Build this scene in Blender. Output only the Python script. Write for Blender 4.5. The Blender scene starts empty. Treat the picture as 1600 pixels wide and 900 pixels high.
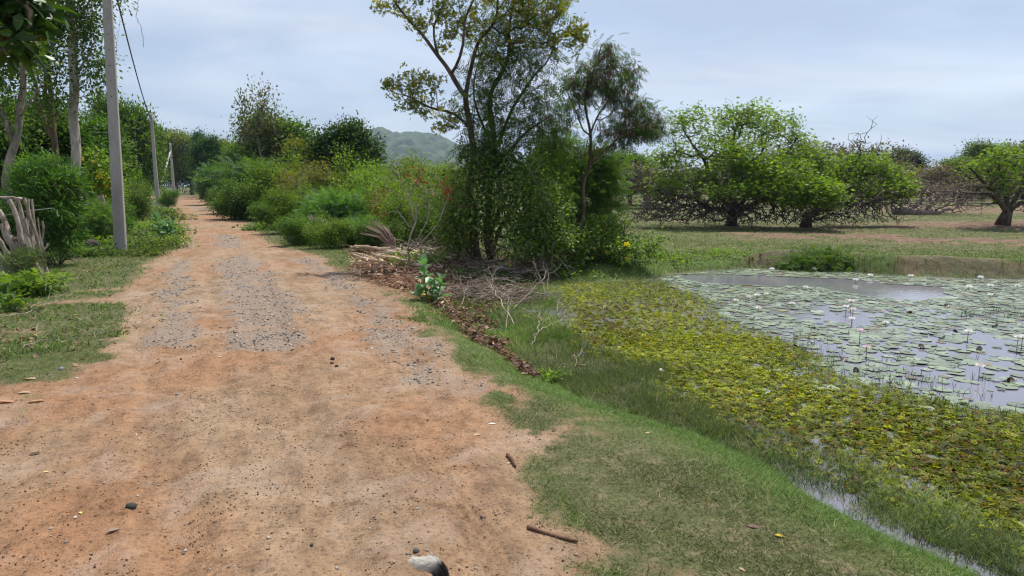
import bpy, math, random
import numpy as np
from mathutils import Vector, Matrix
R = math.radians
rnd = random.Random(7)
rng = np.random.default_rng(11)
scene = bpy.context.scene
col = scene.collection

# ---------------------------------------------------------------- camera
FPX, HORV, CH = 1067.0, 290.0, 1.65
PITCH = math.atan((450 - HORV) / FPX)
cam_d = bpy.data.cameras.new('camera'); cam = bpy.data.objects.new('camera', cam_d); col.objects.link(cam)
cam_d.lens = 36 * FPX / 1600; cam_d.sensor_width = 36; cam_d.clip_start = 0.05; cam_d.clip_end = 9000
cam.location = (0, 0, CH); cam.rotation_euler = (math.pi / 2 - PITCH, 0, 0)
scene.camera = cam
# ---------------------------------------------------------------- world / sky
SUN_EL, SUN_AZ = R(64), R(27)          # azimuth clockwise from +Y
w = bpy.data.worlds.new('World'); scene.world = w; w.use_nodes = True
nt = w.node_tree; nt.nodes.clear()
def N(nt, t, **k):
    n = nt.nodes.new(t)
    for a, b in k.items():
        if a == 'inp':
            for i, v in b.items(): n.inputs[i].default_value = v
        else: setattr(n, a, b)
    return n
def Lk(nt, a, b): nt.links.new(a, b)
out = N(nt, 'ShaderNodeOutputWorld'); bg = N(nt, 'ShaderNodeBackground'); bg.inputs['Strength'].default_value = 0.15
sky = N(nt, 'ShaderNodeTexSky', sky_type='NISHITA', sun_disc=False, sun_elevation=SUN_EL, sun_rotation=SUN_AZ, altitude=20, air_density=1.0, dust_density=1.4, ozone_density=1.2)
tc = N(nt, 'ShaderNodeTexCoord'); sep = N(nt, 'ShaderNodeSeparateXYZ'); Lk(nt, tc.outputs['Generated'], sep.inputs[0])
mz = N(nt, 'ShaderNodeMath', operation='MAXIMUM', inp={1: 0.0}); Lk(nt, sep.outputs['Z'], mz.inputs[0])
az_ = N(nt, 'ShaderNodeMath', operation='ADD', inp={1: 0.13}); Lk(nt, mz.outputs[0], az_.inputs[0])
dx = N(nt, 'ShaderNodeMath', operation='DIVIDE'); Lk(nt, sep.outputs['X'], dx.inputs[0]); Lk(nt, az_.outputs[0], dx.inputs[1])
dy = N(nt, 'ShaderNodeMath', operation='DIVIDE'); Lk(nt, sep.outputs['Y'], dy.inputs[0]); Lk(nt, az_.outputs[0], dy.inputs[1])
cmb = N(nt, 'ShaderNodeCombineXYZ'); Lk(nt, dx.outputs[0], cmb.inputs[0]); Lk(nt, dy.outputs[0], cmb.inputs[1])
mp = N(nt, 'ShaderNodeMapping'); mp.inputs['Scale'].default_value = (0.55, 0.9, 1); mp.inputs['Rotation'].default_value = (0, 0, R(-20)); Lk(nt, cmb.outputs[0], mp.inputs[0])
n1 = N(nt, 'ShaderNodeTexNoise', inp={'Scale': 1.1, 'Detail': 9, 'Roughness': 0.55, 'Distortion': 0.6}); Lk(nt, mp.outputs[0], n1.inputs['Vector'])
cr = N(nt, 'ShaderNodeValToRGB'); cr.color_ramp.elements[0].position = 0.36; cr.color_ramp.elements[1].position = 0.72
cr.color_ramp.elements[0].color = (.62, .62, .62, 1); cr.color_ramp.elements[1].color = (1, 1, 1, 1)
Lk(nt, n1.outputs['Fac'], cr.inputs[0])
mx = N(nt, 'ShaderNodeMix', data_type='RGBA'); Lk(nt, cr.outputs[0], mx.inputs[0]); Lk(nt, sky.outputs[0], mx.inputs[6]); mx.inputs[7].default_value = (2.55, 2.95, 3.7, 1)
n3 = N(nt, 'ShaderNodeTexNoise', inp={'Scale': .8, 'Detail': 7, 'Roughness': .5, 'Distortion': .5}); mp2 = N(nt, 'ShaderNodeMapping'); mp2.inputs['Scale'].default_value = (.8, 1.15, 1); mp2.inputs['Location'].default_value = (3.1, 1.7, 0); mp2.inputs['Rotation'].default_value = (0, 0, R(12)); Lk(nt, cmb.outputs[0], mp2.inputs[0]); Lk(nt, mp2.outputs[0], n3.inputs['Vector'])
c3 = N(nt, 'ShaderNodeValToRGB'); c3.color_ramp.elements[0].position = .40; c3.color_ramp.elements[1].position = .70; c3.color_ramp.elements[0].color = (3.0, 3.55, 4.5, 1); c3.color_ramp.elements[1].color = (4.9, 5.15, 5.65, 1); Lk(nt, n3.outputs['Fac'], c3.inputs[0]); Lk(nt, c3.outputs[0], mx.inputs[7])
Lk(nt, mx.outputs[2], bg.inputs[0]); Lk(nt, bg.outputs[0], out.inputs[0])
# ---------------------------------------------------------------- sun
sd = bpy.data.lights.new('sun', 'SUN'); sd.energy = 5.0; sd.angle = R(0.6); sd.color = (1.0, 0.955, 0.88)
so = bpy.data.objects.new('sun', sd); col.objects.link(so)
sv = Vector((math.cos(SUN_EL) * math.sin(SUN_AZ), math.cos(SUN_EL) * math.cos(SUN_AZ), math.sin(SUN_EL)))
so.rotation_euler = sv.to_track_quat('Z', 'Y').to_euler()
scene.view_settings.view_transform = 'Standard'; scene.view_settings.look = 'None'; scene.view_settings.gamma = 1
scene.view_settings.exposure = 0.16
scene.view_settings.use_curve_mapping = False
scene.render.engine = 'CYCLES'
cy = scene.cycles
cy.use_denoising = True; cy.filter_width = 1.25
cy.max_bounces = 8; cy.diffuse_bounces = 3; cy.glossy_bounces = 3; cy.transmission_bounces = 5; cy.transparent_max_bounces = 8; cy.volume_bounces = 0
cy.caustics_reflective = False; cy.caustics_refractive = False
try: cy.denoiser = 'OPENIMAGEDENOISE'; cy.denoising_prefilter = 'ACCURATE'
except Exception: pass

# ---------------------------------------------------------------- pixel -> world helpers (pixels of the 1600x900 photograph)
cp, sp = math.cos(PITCH), math.sin(PITCH)
def ray(u, v):
    a = (u - 800) / FPX; b = (450 - v) / FPX
    return np.array([a, cp + b * sp, -sp + b * cp])
def G(u, v, z=0.0):                       # point of height z seen at pixel
    d = ray(u, v); t = (z - CH) / d[2]
    return np.array([0, 0, CH]) + d * t
def PD(u, v, D):                          # point at distance D (world y)
    d = ray(u, v); t = D / d[1]
    return np.array([0, 0, CH]) + d * t
def S(D): return D / FPX                  # metres per pixel at distance D
# ---------------------------------------------------------------- noise
_perm = np.random.default_rng(3).random((256, 256))
def vnoise(x, y):
    xi = np.floor(x).astype(int); yi = np.floor(y).astype(int); fx = x - xi; fy = y - yi
    fx = fx * fx * (3 - 2 * fx); fy = fy * fy * (3 - 2 * fy)
    g = lambda a, b: _perm[a & 255, b & 255]
    return (g(xi, yi) * (1 - fx) + g(xi + 1, yi) * fx) * (1 - fy) + (g(xi, yi + 1) * (1 - fx) + g(xi + 1, yi + 1) * fx) * fy
def fbm(x, y, o=4, s=0):
    a = 0; amp = 0.5; x = np.asarray(x, float) + s * 17.3; y = np.asarray(y, float) + s * 9.1
    for i in range(o):
        a = a + amp * (vnoise(x, y) * 2 - 1); c, q = 0.8, 0.6
        x, y = (x * c - y * q) * 2.03 + 5.2, (x * q + y * c) * 2.03 + 1.7; amp *= 0.5
    return a
def sst(a, b, x):
    t = np.clip((x - a) / (b - a), 0, 1); return t * t * (3 - 2 * t)
def seg_d(px, py, a, b):
    ax, ay = a; bx, by = b; dx, dy = bx - ax, by - ay
    t = np.clip(((px - ax) * dx + (py - ay) * dy) / (dx * dx + dy * dy + 1e-12), 0, 1)
    return np.hypot(px - ax - t * dx, py - ay - t * dy)
def sdf(px, py, poly):
    d = np.full(px.shape, 1e9); ins = np.zeros(px.shape, bool); n = len(poly)
    for i in range(n):
        a, b = poly[i], poly[(i + 1) % n]
        d = np.minimum(d, seg_d(px, py, a, b))
        c = ((a[1] > py) != (b[1] > py)) & (px < (b[0] - a[0]) * (py - a[1]) / (b[1] - a[1] + 1e-12) + a[0])
        ins ^= c
    return np.where(ins, -d, d)
def pl(px, z=0.0): return [tuple(G(u, v, z)[:2]) for u, v in px]
WZ = -0.25
LOW = pl([(2300, 1290), (1750, 985), (1560, 885), (1400, 822), (1300, 772), (1200, 722), (1100, 682), (1000, 652), (920, 625), (860, 592), (800, 550), (745, 508), (715, 480), (712, 458), (740, 442), (790, 430), (860, 430), (930, 440), (1000, 436), (1040, 427), (1100, 421), (1180, 418), (1300, 422), (1400, 430), (1500, 433), (1600, 436), (2000, 455), (2600, 500)], WZ)
OPEN = pl([(1030, 434), (1060, 428), (1180, 420), (1300, 424), (1400, 432), (1500, 436), (1600, 438), (2000, 460), (2600, 520), (2900, 900), (1900, 745), (1600, 655), (1500, 645), (1400, 620), (1300, 592), (1250, 565), (1230, 540), (1150, 512), (1110, 490), (1090, 465), (1040, 448)], WZ)
SAL1 = pl([(862, 452), (940, 438), (1010, 438), (1060, 448), (1095, 470), (1115, 492), (1150, 514), (1180, 530), (1100, 572), (1010, 568), (930, 545), (876, 508)], WZ)
SAL2 = pl([(1150, 515), (1240, 540), (1260, 565), (1310, 595), (1420, 628), (1520, 650), (1620, 660), (1950, 765), (2000, 1010), (1600, 845), (1500, 790), (1400, 735), (1300, 700), (1200, 676), (1120, 652), (1060, 610), (1060, 570)], WZ)
DARKW = pl([(1040, 430), (1110, 427), (1200, 432), (1320, 437), (1400, 446), (1480, 448), (1485, 466), (1400, 470), (1340, 460), (1300, 449), (1200, 446), (1100, 441)], WZ)
ROAD = pl([(-900, 800), (-200, 612), (0, 598), (100, 590), (165, 548), (200, 505), (188, 470), (203, 437), (240, 408), (277, 385), (287, 362), (277, 342), (272, 322), (268, 313), (240, 309.5), (200, 308), (196, 306), (300, 306.5), (330, 309), (326, 314), (350, 328), (385, 350), (412, 372), (445, 386), (505, 404), (560, 438), (640, 500), (700, 545), (750, 588), (795, 630), (845, 672), (846, 740), (872, 830), (915, 900), (1060, 1300), (900, 2600), (-2500, 2600)])
GRAV = [pl(q) for q in (
    [(250, 415), (268, 407), (300, 405), (306, 440), (293, 480), (314, 520), (303, 545), (250, 543), (240, 505), (255, 460)],
    [(340, 405), (385, 396), (420, 430), (440, 470), (478, 505), (470, 530), (420, 545), (378, 540), (352, 510), (362, 465), (335, 430)],
    [(326, 366), (352, 362), (384, 374), (378, 389), (336, 388)],
    [(448, 401), (492, 402), (530, 428), (560, 452), (530, 450)],
    [(545, 458), (600, 478), (690, 545), (745, 600), (735, 622), (690, 618), (640, 600), (600, 560), (575, 520), (560, 480)],
    [(282, 374), (302, 372), (305, 388), (280, 390)],
    [(292, 321), (324, 321), (330, 328), (300, 330)])]
LITTER = pl([(545, 415), (600, 395), (700, 405), (860, 400), (870, 420), (760, 470), (790, 515), (840, 545), (842, 562), (815, 556), (752, 520), (700, 486), (640, 462), (590, 440)])
GPATCH = [pl(q) for q in ([(740, 595), (810, 595), (920, 660), (930, 760), (900, 800), (850, 740), (775, 690)], [(645, 512), (668, 516), (705, 545), (690, 550), (660, 535)], [(238, 485), (262, 482), (265, 505), (245, 505)], [(100, 560), (190, 520), (200, 560), (120, 585)], [(0, 605), (90, 605), (60, 660), (0, 670)])]
MUD = [pl(q, -.1) for q in ([(1270, 352), (1400, 348), (1600, 345), (1800, 347), (1800, 362), (1600, 362), (1450, 360), (1300, 362)], [(1130, 366), (1290, 361), (1450, 372), (1600, 372), (1800, 376), (1800, 384), (1450, 384), (1300, 376), (1150, 376)],
     [(1330, 326), (1500, 325), (2400, 326), (2400, 335), (1600, 335), (1400, 333)])]
GROOVES = [pl(q) for q in ([(716, 905), (726, 870), (728, 848), (722, 828)], [(700, 902), (712, 868), (713, 845), (706, 828)], [(800, 905), (762, 850), (725, 800), (690, 750), (668, 715)], [(815, 905), (778, 850), (742, 800), (705, 750), (682, 715)], [(770, 905), (740, 862), (700, 805)],
    [(640, 680), (650, 655), (664, 632)], [(648, 682), (658, 656), (671, 632)], [(-20, 905), (110, 842), (210, 800), (290, 770)], [(-20, 870), (100, 815), (200, 775), (280, 745)], [(330, 905), (420, 800), (470, 720)], [(345, 905), (433, 800), (482, 720)], [(205, 560), (214, 520), (226, 480), (232, 455)], [(217, 560), (225, 520), (236, 480), (241, 455)], [(600, 560), (560, 510), (520, 465)], [(610, 560), (570, 510), (529, 465)])]
TRACKS = [pl(q) for q in ([(1000, 1200), (745, 900), (705, 760), (680, 650), (640, 560), (520, 440), (440, 385)], [(300, 1200), (285, 900), (230, 620), (212, 500), (230, 440), (290, 400)], [(560, 1000), (505, 700), (450, 560), (430, 480), (400, 400)], [(-300, 1000), (150, 760), (330, 640), (350, 540), (320, 420)])]
def height(x, y):
    x = np.asarray(x, float); y = np.asarray(y, float); sh = x.shape
    x = x.ravel(); y = y.ravel(); r = np.hypot(x, y)
    z = 0.03 * fbm(x * .3, y * .3, 3) * sst(2, 12, r) + 0.008 * fbm(x * 2.2, y * 2.2, 3, 2)
    nr = r < 60
    xn, yn = x[nr], y[nr]
    d = sdf(xn, yn, LOW) + 0.10 * fbm(xn * 1.3, yn * 1.3, 3, 4)
    far = sst(11.5, 13.0, yn) * sst(2.6, 4.2, xn)
    wd = 0.85 * (1 - far) + (0.22 + .5 * sst(-.2, .5, fbm(xn * .4, yn * .4, 2, 8))) * far
    do = sdf(xn, yn, OPEN)
    zi = WZ + 0.004 + 0.035 * fbm(xn * 1.9, yn * 1.9, 3, 5) - 0.04 * sst(-.8, -.1, d) * (yn < 5.6) * sst(1.4, 2.2, xn) + .01 - 0.5 * sst(.4, -1.0, do) - .06 * sst(0.25, -.15, np.minimum(sdf(xn, yn, SAL1), sdf(xn, yn, SAL2)) + .3 * fbm(xn * 1.2, yn * 1.2, 3, 16))
    field = z[nr] - 0.06 * far + .20 * far * sst(4.8, 6.5, xn) * np.exp(-((d - .5) / .9) ** 2) + far * 0.05 * fbm(xn * .7, yn * .7, 3, 9)
    t = np.clip(d / wd, 0, 1); t = t * t * (3 - 2 * t) * (1 - .25 * far) + .25 * far * np.sqrt(t)
    zz = zi * (1 - t) + field * t
    for T in TRACKS:
        dd = np.full(xn.shape, 9.)
        for a, b in zip(T[:-1], T[1:]): dd = np.minimum(dd, seg_d(xn, yn, a, b))
        dd = dd + .03 * fbm(xn * 1.5, yn * 1.5, 2, 6)
        zz = zz - 0.024 * np.exp(-(dd / .10) ** 2) + 0.011 * np.exp(-((dd - .20) / .06) ** 2)
    nn_ = np.hypot(xn, yn) < 10
    xg, yg = xn[nn_], yn[nn_]; zg = np.zeros(xg.shape)
    for T in GROOVES:
        dd = np.full(xg.shape, 9.)
        for a, b in zip(T[:-1], T[1:]): dd = np.minimum(dd, seg_d(xg, yg, a, b))
        dd = np.abs(dd + .012 * fbm(xg * 6, yg * 6, 2, 17)); zg = zg - .010 * np.exp(-(dd / .012) ** 2) * sst(-.3, .1, fbm(xg * 3, yg * 3, 2, 18)) + .004 * np.exp(-((dd - .028) / .012) ** 2)
    zz[nn_] = zz[nn_] + zg
    for M in MUD[:2]:
        m = sst(.2, -.3, sdf(xn, yn, M)); zz = zz + m * .05 * fbm(xn * 2.5, yn * 2.5, 3, 7)
    mt = np.exp(-(((xn - MOUND[0]) / 3.2) ** 2 + ((yn - MOUND[1]) / 1.6) ** 2)); zz = zz + .22 * mt
    z[nr] = zz
    return z.reshape(sh)
MOUND = G(1575, 356, -.06)
def hz(x, y): return float(height(np.array([x]), np.array([y]))[0])
def gp(u, v, z0=0.0):                     # pixel -> point on the terrain
    p = G(u, v, z0)
    for _ in range(4): p = G(u, v, hz(p[0], p[1]))
    return np.array([p[0], p[1], hz(p[0], p[1])])
def masks(x, y):
    m = {}; n1 = fbm(x * 1.1, y * 1.1, 4, 11); n2 = fbm(x * 4, y * 4, 3, 12); r = np.hypot(x, y)
    e = 0.10 + r * 0.012
    dr = sdf(x, y, ROAD); dl = sdf(x, y, LOW)
    m['dr'] = dr; m['dl'] = dl
    m['road'] = sst(e, -e, dr + .28 * n1 + .12 * n2)
    gpz = np.zeros(x.shape)
    for q in GPATCH: gpz = np.maximum(gpz, sst(.15, -.25, sdf(x, y, q) + .4 * n1))
    gpz = gpz * sst(-.22, .12, n2 + .6 * n1 + .06); m['road'] = m['road'] * (1 - gpz)
    g = np.zeros(x.shape)
    n3 = fbm(x * 2.3, y * 1.6, 4, 14)
    for q, wq in zip(GRAV, (1, 1, .9, .85, .85, .8, .7)): g = np.maximum(g, wq * sst(.26, -.24, sdf(x, y, q) + .26 * n1 + .3 * n2) * np.clip(1.0 + 1.1 * n3, .35, 1))
    m['grav'] = g
    m['red'] = sst(-.1, .45, fbm(x * .55, y * .35, 3, 13) + .25 * sst(20, 35, y)) 
    onright = x > np.interp(y, [0, 3, 8, 16, 40], [1, .4, -.6, -3, -10])
    lush = sst(1.15, .25, dl + .25 * n1) * sst(-.6, 0.0, dl)
    fargrass = sst(10, 13, y)
    right = np.clip(.86 + .8 * n1 + .9 * n2 + .25 * sst(2.0, .6, dl) - .25 * sst(.4, 0, dr) + .3 * sst(5, 3.5, y), 0, 1)
    left = np.clip(.82 + 1.3 * n1 + .7 * n2, 0, 1)
    gr = np.where(onright, right, left); gr = np.maximum(gr, lush); gr = np.maximum(gr, fargrass * np.clip(.95 + .5 * n1, 0, 1))
    lit = sst(.25, -.25, sdf(x, y, LITTER) + .35 * n1)
    mud = np.zeros(x.shape)
    for q in MUD: mud = np.maximum(mud, sst(.5, -.5, sdf(x, y, q) + .9 * n1 + .9 * n2))
    mud = mud * sst(-.12, .22, fbm(x * .9, y * 2.0, 4, 22) + .06); mud = np.maximum(mud, sst(.3, .7, fbm(x * .33, y * .8, 4, 21)) * .6 * (y > 18) * (x > 4))
    md = np.exp(-(((x - MOUND[0]) / 3.4) ** 2 + ((y - MOUND[1]) / 1.7) ** 2)); mud = np.maximum(mud, sst(.3, .5, md + .2 * n2))
    litl = sst(.4, -.4, np.hypot(x + 10.0, y - 12.9) - .5 + n1) * .6
    fb = sst(12.3, 13.2, y) * sst(4.5, 6.5, x) * sst(-.02, .04, dl) * sst(.60, .3, dl + .4 * n2) * sst(-.25, .1, fbm(x * .7, y * .7, 3, 15) + .1);  # far-bank scarp: dark eroded soil with its shade painted in
    m['litter'] = np.maximum(np.maximum(lit, litl), .35 * fb); m['mud'] = mud; m['lush'] = lush  # the scarp's share of litter adds to its painted shade
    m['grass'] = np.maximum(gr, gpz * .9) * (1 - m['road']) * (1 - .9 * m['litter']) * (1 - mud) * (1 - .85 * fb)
    m['wet'] = np.maximum(sst(.12, -.05, dl), .85 * fb)  # wet pond margin, plus the painted shade of the scarp
    m['right'] = onright
    return m

# ---------------------------------------------------------------- mesh helpers
def mesh_np(name, V, F, colr=None, smooth=False, attrs=None):
    V = np.asarray(V, np.float32); F = np.asarray(F, np.int32); k = F.shape[1]; nf = len(F)
    me = bpy.data.meshes.new(name)
    me.vertices.add(len(V)); me.vertices.foreach_set('co', V.ravel())
    me.loops.add(nf * k); me.loops.foreach_set('vertex_index', F.ravel())
    me.polygons.add(nf); me.polygons.foreach_set('loop_start', np.arange(0, nf * k, k, dtype=np.int32))
    try: me.polygons.foreach_set('loop_total', np.full(nf, k, np.int32))
    except Exception: pass
    if smooth: me.polygons.foreach_set('use_smooth', np.ones(nf, bool))
    A = dict(attrs or {})
    if colr is not None: A['Col'] = colr
    for an, c in A.items():
        c = np.asarray(c, np.float32)
        if c.shape[1] == 3: c = np.concatenate([c, np.ones((len(c), 1), np.float32)], 1)
        at = me.attributes.new(an, 'FLOAT_COLOR', 'POINT'); at.data.foreach_set('color', c.ravel())
    me.update(calc_edges=True)
    return me
def obj(name, me, mat=None, parent=None, loc=None):
    o = bpy.data.objects.new(name, me); col.objects.link(o)
    if mat is not None and not me.materials: me.materials.append(mat)
    if parent is not None: o.parent = parent
    if loc is not None: o.location = loc
    return o
def tag(o, label, cat=None, group=None, kind=None):
    o['label'] = label
    if cat: o['category'] = cat
    if group: o['group'] = group
    if kind: o['kind'] = kind
    return o
def empty(name, loc, label, cat, group=None, rz=0.0, sc=None):
    o = bpy.data.objects.new(name, None); col.objects.link(o); o.location = [float(a) for a in loc]; o.rotation_euler = (0, 0, rz); o.empty_display_size = .2
    if sc is not None: o.scale = sc
    return tag(o, label, cat, group)
def copy_thing(src, loc, rz=0.0, sc=(1, 1, 1), label=None, group=None, color=None):
    c = src.copy(); col.objects.link(c); c.location = [float(a) for a in loc]; c.rotation_euler = (0, 0, rz); c.scale = sc
    if label: c['label'] = label
    if group: c['group'] = group
    if color is not None: c.color = (*color, 1)
    for ch in src.children:
        d = ch.copy(); col.objects.link(d); d.parent = c
        if color is not None and ch.get('tint', 1): d.color = (*color, 1)
        for g2 in ch.children:
            e2 = g2.copy(); col.objects.link(e2); e2.parent = d
    return c
class MB:
    """collects quads"""
    def __init__(s): s.V = []; s.F = []; s.C = []; s.n = 0
    def add(s, V, F, c=None):
        V = np.asarray(V, float); F = np.asarray(F, int)
        s.V.append(V); s.F.append(F + s.n); s.n += len(V)
        if c is not None:
            c = np.asarray(c, float); s.C.append(np.broadcast_to(c, (len(V), 3)) if c.ndim == 1 else c)
    def tube(s, P, r, k=6, c=None, jit=0.0, cap=True):
        P = np.asarray(P, float); n = len(P); r = np.broadcast_to(np.asarray(r, float), (n,))
        T = np.gradient(P, axis=0); T /= np.linalg.norm(T, axis=1)[:, None] + 1e-9
        a0 = np.array([0, 0, 1.]) if abs(T[0][2]) < .8 else np.array([1., 0, 0])
        A = np.empty_like(P); a = a0
        for i in range(n):
            a = a - T[i] * a.dot(T[i]); a = a / (np.linalg.norm(a) + 1e-9); A[i] = a
        B = np.cross(T, A); ang = np.arange(k) * 2 * math.pi / k
        rr = r[:, None] * (1 + (jit * (rng.random((n, k)) - .5) if jit else 0))
        V = P[:, None] + rr[..., None] * (np.cos(ang)[None, :, None] * A[:, None] + np.sin(ang)[None, :, None] * B[:, None])
        V = V.reshape(-1, 3); i = np.arange(n - 1)[:, None] * k; j = np.arange(k)[None]; j2 = (j + 1) % k
        F = np.stack([i + j, i + j2, i + k + j2, i + k + j], -1).reshape(-1, 4)
        if cap:
            V = np.vstack([V, P[0], P[-1]]); c0 = n * k; jj = np.arange(0, k, 2)
            F = np.vstack([F, np.stack([np.full(len(jj), c0), (jj + 2) % k, (jj + 1) % k, jj], -1) if k % 2 == 0 else np.zeros((0, 4), int),
                           np.stack([np.full(len(jj), c0 + 1), (n - 1) * k + jj, (n - 1) * k + (jj + 1) % k, (n - 1) * k + (jj + 2) % k], -1) if k % 2 == 0 else np.zeros((0, 4), int)])
        s.add(V, F, c)
    def box(s, lo, hi, c=None, M=None):
        x0, y0, z0 = lo; x1, y1, z1 = hi
        V = np.array([(x0, y0, z0), (x1, y0, z0), (x1, y1, z0), (x0, y1, z0), (x0, y0, z1), (x1, y0, z1), (x1, y1, z1), (x0, y1, z1)], float)
        if M is not None: V = V @ np.asarray(M).T
        s.add(V, [(0, 3, 2, 1), (4, 5, 6, 7), (0, 1, 5, 4), (1, 2, 6, 5), (2, 3, 7, 6), (3, 0, 4, 7)], c)
    def mesh(s, name, smooth=True):
        return mesh_np(name, np.vstack(s.V), np.vstack(s.F), np.vstack(s.C) if s.C else None, smooth)

# leaf templates: x along, y across, z normal ; quads
def T_oval(w=.28, bend=-.08, cup=.05):
    return np.array([(0, 0, 0), (.45, w, cup), (1, 0, bend), (.45, -w, cup)]), np.array([(0, 3, 2, 1)])
def T_leaf(w=.25, cup=.06, bend=-.12):   # broader, folded, 4 quads
    V = np.array([(0, 0, 0), (.3, w, cup), (.7, w * .8, cup + bend * .4), (1, 0, bend), (.7, -w * .8, cup + bend * .4), (.3, -w, cup), (.3, 0, 0), (.7, 0, bend * .4)])
    return V, np.array([(0, 6, 1, 1), (6, 7, 2, 1), (7, 3, 2, 2), (0, 5, 6, 6), (5, 4, 7, 6), (4, 3, 7, 7)])
def T_leafq(w=.25, cup=.06, bend=-.12):
    V = np.array([(0, .012, 0), (.35, w, cup), (.75, w * .75, cup + bend * .4), (1, 0, bend), (.75, -w * .75, cup + bend * .4), (.35, -w, cup), (.5, 0, bend * .2), (0, -.012, 0)])
    return V, np.array([(0, 6, 2, 1), (6, 3, 2, 2), (7, 5, 4, 6), (6, 4, 3, 3)])
def T_frond(pairs=5, L=.38, w=.055, droop=-.18):
    V = []; F = []
    for i in range(pairs):
        x = .15 + .8 * i / (pairs - 1); l = L * (1 - .45 * abs(i / (pairs - 1) - .35)); z = droop * x * x
        for s in (-1, 1):
            b = len(V); dx, dy = .45 * l, s * .9 * l; nx, ny = -dy, dx; q = math.hypot(nx, ny); nx, ny = nx / q * w, ny / q * w
            V += [(x, 0, z), (x + dx * .5 + nx, dy * .5 + ny, z - .01), (x + dx, dy, z - .07), (x + dx * .5 - nx, dy * .5 - ny, z - .01)]; F.append((b, b + 1, b + 2, b + 3))
    b = len(V); V += [(0, .006, 0), (.95, .004, droop * .9), (.95, -.004, droop * .9), (0, -.006, 0)]; F.append((b, b + 1, b + 2, b + 3))
    return np.array(V), np.array(F)
def T_tri():                               # trio of leaves
    V = []; F = []
    for a in (-.9, 0, .9):
        c, s = math.cos(a), math.sin(a); b = len(V)
        for (x, y, z) in ((0, 0, 0), (.45, .2, .04), (1, 0, -.12), (.45, -.2, .04)): V.append((x * c - y * s, x * s + y * c, z))
        F.append((b, b + 3, b + 2, b + 1))
    return np.array(V), np.array(F)
def place(tpl, P, Dr, size, colr, nrm_up=.6, cj=.12, flat=None):
    """instances template at P oriented along Dr. returns V,F,C"""
    TV, TF = tpl; n = len(P)
    D = Dr / (np.linalg.norm(Dr, axis=1)[:, None] + 1e-9)
    up = rng.normal(size=(n, 3)); up[:, 2] += nrm_up * 2.5
    if flat is not None: up = np.broadcast_to(np.array([0, 0, 1.]), (n, 3)) + rng.normal(size=(n, 3)) * flat
    Nn = up - D * (up * D).sum(1)[:, None]; Nn /= np.linalg.norm(Nn, axis=1)[:, None] + 1e-9
    B = np.cross(Nn, D); M = np.stack([D, B, Nn], 1)           # rows
    V = (TV[None] * np.asarray(size).reshape(-1, 1, 1)) @ M + P[:, None]
    F = TF[None] + (np.arange(n) * len(TV))[:, None, None]
    c = np.clip(colr * (1 + cj * rng.normal(size=(n, 1))), 0.002, 1)
    C = np.repeat(c, len(TV), 0)
    return V.reshape(-1, 3), F.reshape(-1, TF.shape[1]), C
def pick(pal, n):
    """pal: list of (rgb, weight)"""
    w = np.array([p[1] for p in pal], float); c = np.array([p[0] for p in pal]); return c[rng.choice(len(pal), n, p=w / w.sum())]

# ---------------------------------------------------------------- materials
def newmat(name):
    m = bpy.data.materials.new(name); m.use_nodes = True; m.node_tree.nodes.clear(); return m, m.node_tree
def leafmat(name, rough=.55, trans=.42, spec=.18, tboost=(1.45, 1.45, .45)):
    m, t = newmat(name); o = N(t, 'ShaderNodeOutputMaterial'); a = N(t, 'ShaderNodeAttribute', attribute_name='Col'); oi = N(t, 'ShaderNodeObjectInfo')
    mu = N(t, 'ShaderNodeMix', data_type='RGBA', blend_type='MULTIPLY'); mu.inputs[0].default_value = 1; Lk(t, a.outputs['Color'], mu.inputs[6]); Lk(t, oi.outputs['Color'], mu.inputs[7])
    p = N(t, 'ShaderNodeBsdfPrincipled'); p.inputs['Roughness'].default_value = rough; p.inputs['Specular IOR Level'].default_value = spec; Lk(t, mu.outputs[2], p.inputs['Base Color'])
    tr = N(t, 'ShaderNodeBsdfTranslucent'); m2 = N(t, 'ShaderNodeMix', data_type='RGBA', blend_type='MULTIPLY'); m2.inputs[0].default_value = 1; m2.inputs[7].default_value = (*tboost, 1)
    Lk(t, mu.outputs[2], m2.inputs[6]); Lk(t, m2.outputs[2], tr.inputs[0])
    ms = N(t, 'ShaderNodeMixShader'); ms.inputs[0].default_value = trans; Lk(t, p.outputs[0], ms.inputs[1]); Lk(t, tr.outputs[0], ms.inputs[2]); Lk(t, ms.outputs[0], o.inputs[0])
    return m
def vcol(name, rough=.85, spec=.2, nscale=40., namt=.35, bump=.3):
    m, t = newmat(name); o = N(t, 'ShaderNodeOutputMaterial'); a = N(t, 'ShaderNodeAttribute', attribute_name='Col'); tc = N(t, 'ShaderNodeTexCoord')
    n = N(t, 'ShaderNodeTexNoise', inp={'Scale': nscale, 'Detail': 4, 'Roughness': .6}); Lk(t, tc.outputs['Object'], n.inputs['Vector'])
    mr = N(t, 'ShaderNodeMapRange', inp={1: .3, 2: .7, 3: 1 - namt, 4: 1 + namt}); Lk(t, n.outputs['Fac'], mr.inputs[0])
    mu = N(t, 'ShaderNodeVectorMath', operation='SCALE'); Lk(t, a.outputs['Color'], mu.inputs[0]); Lk(t, mr.outputs[0], mu.inputs['Scale'])
    p = N(t, 'ShaderNodeBsdfPrincipled'); p.inputs['Roughness'].default_value = rough; p.inputs['Specular IOR Level'].default_value = spec; Lk(t, mu.outputs[0], p.inputs['Base Color'])
    b = N(t, 'ShaderNodeBump', inp={'Strength': bump, 'Distance': .01}); Lk(t, n.outputs['Fac'], b.inputs['Height']); Lk(t, b.outputs[0], p.inputs['Normal'])
    Lk(t, p.outputs[0], o.inputs[0]); return m
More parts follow.
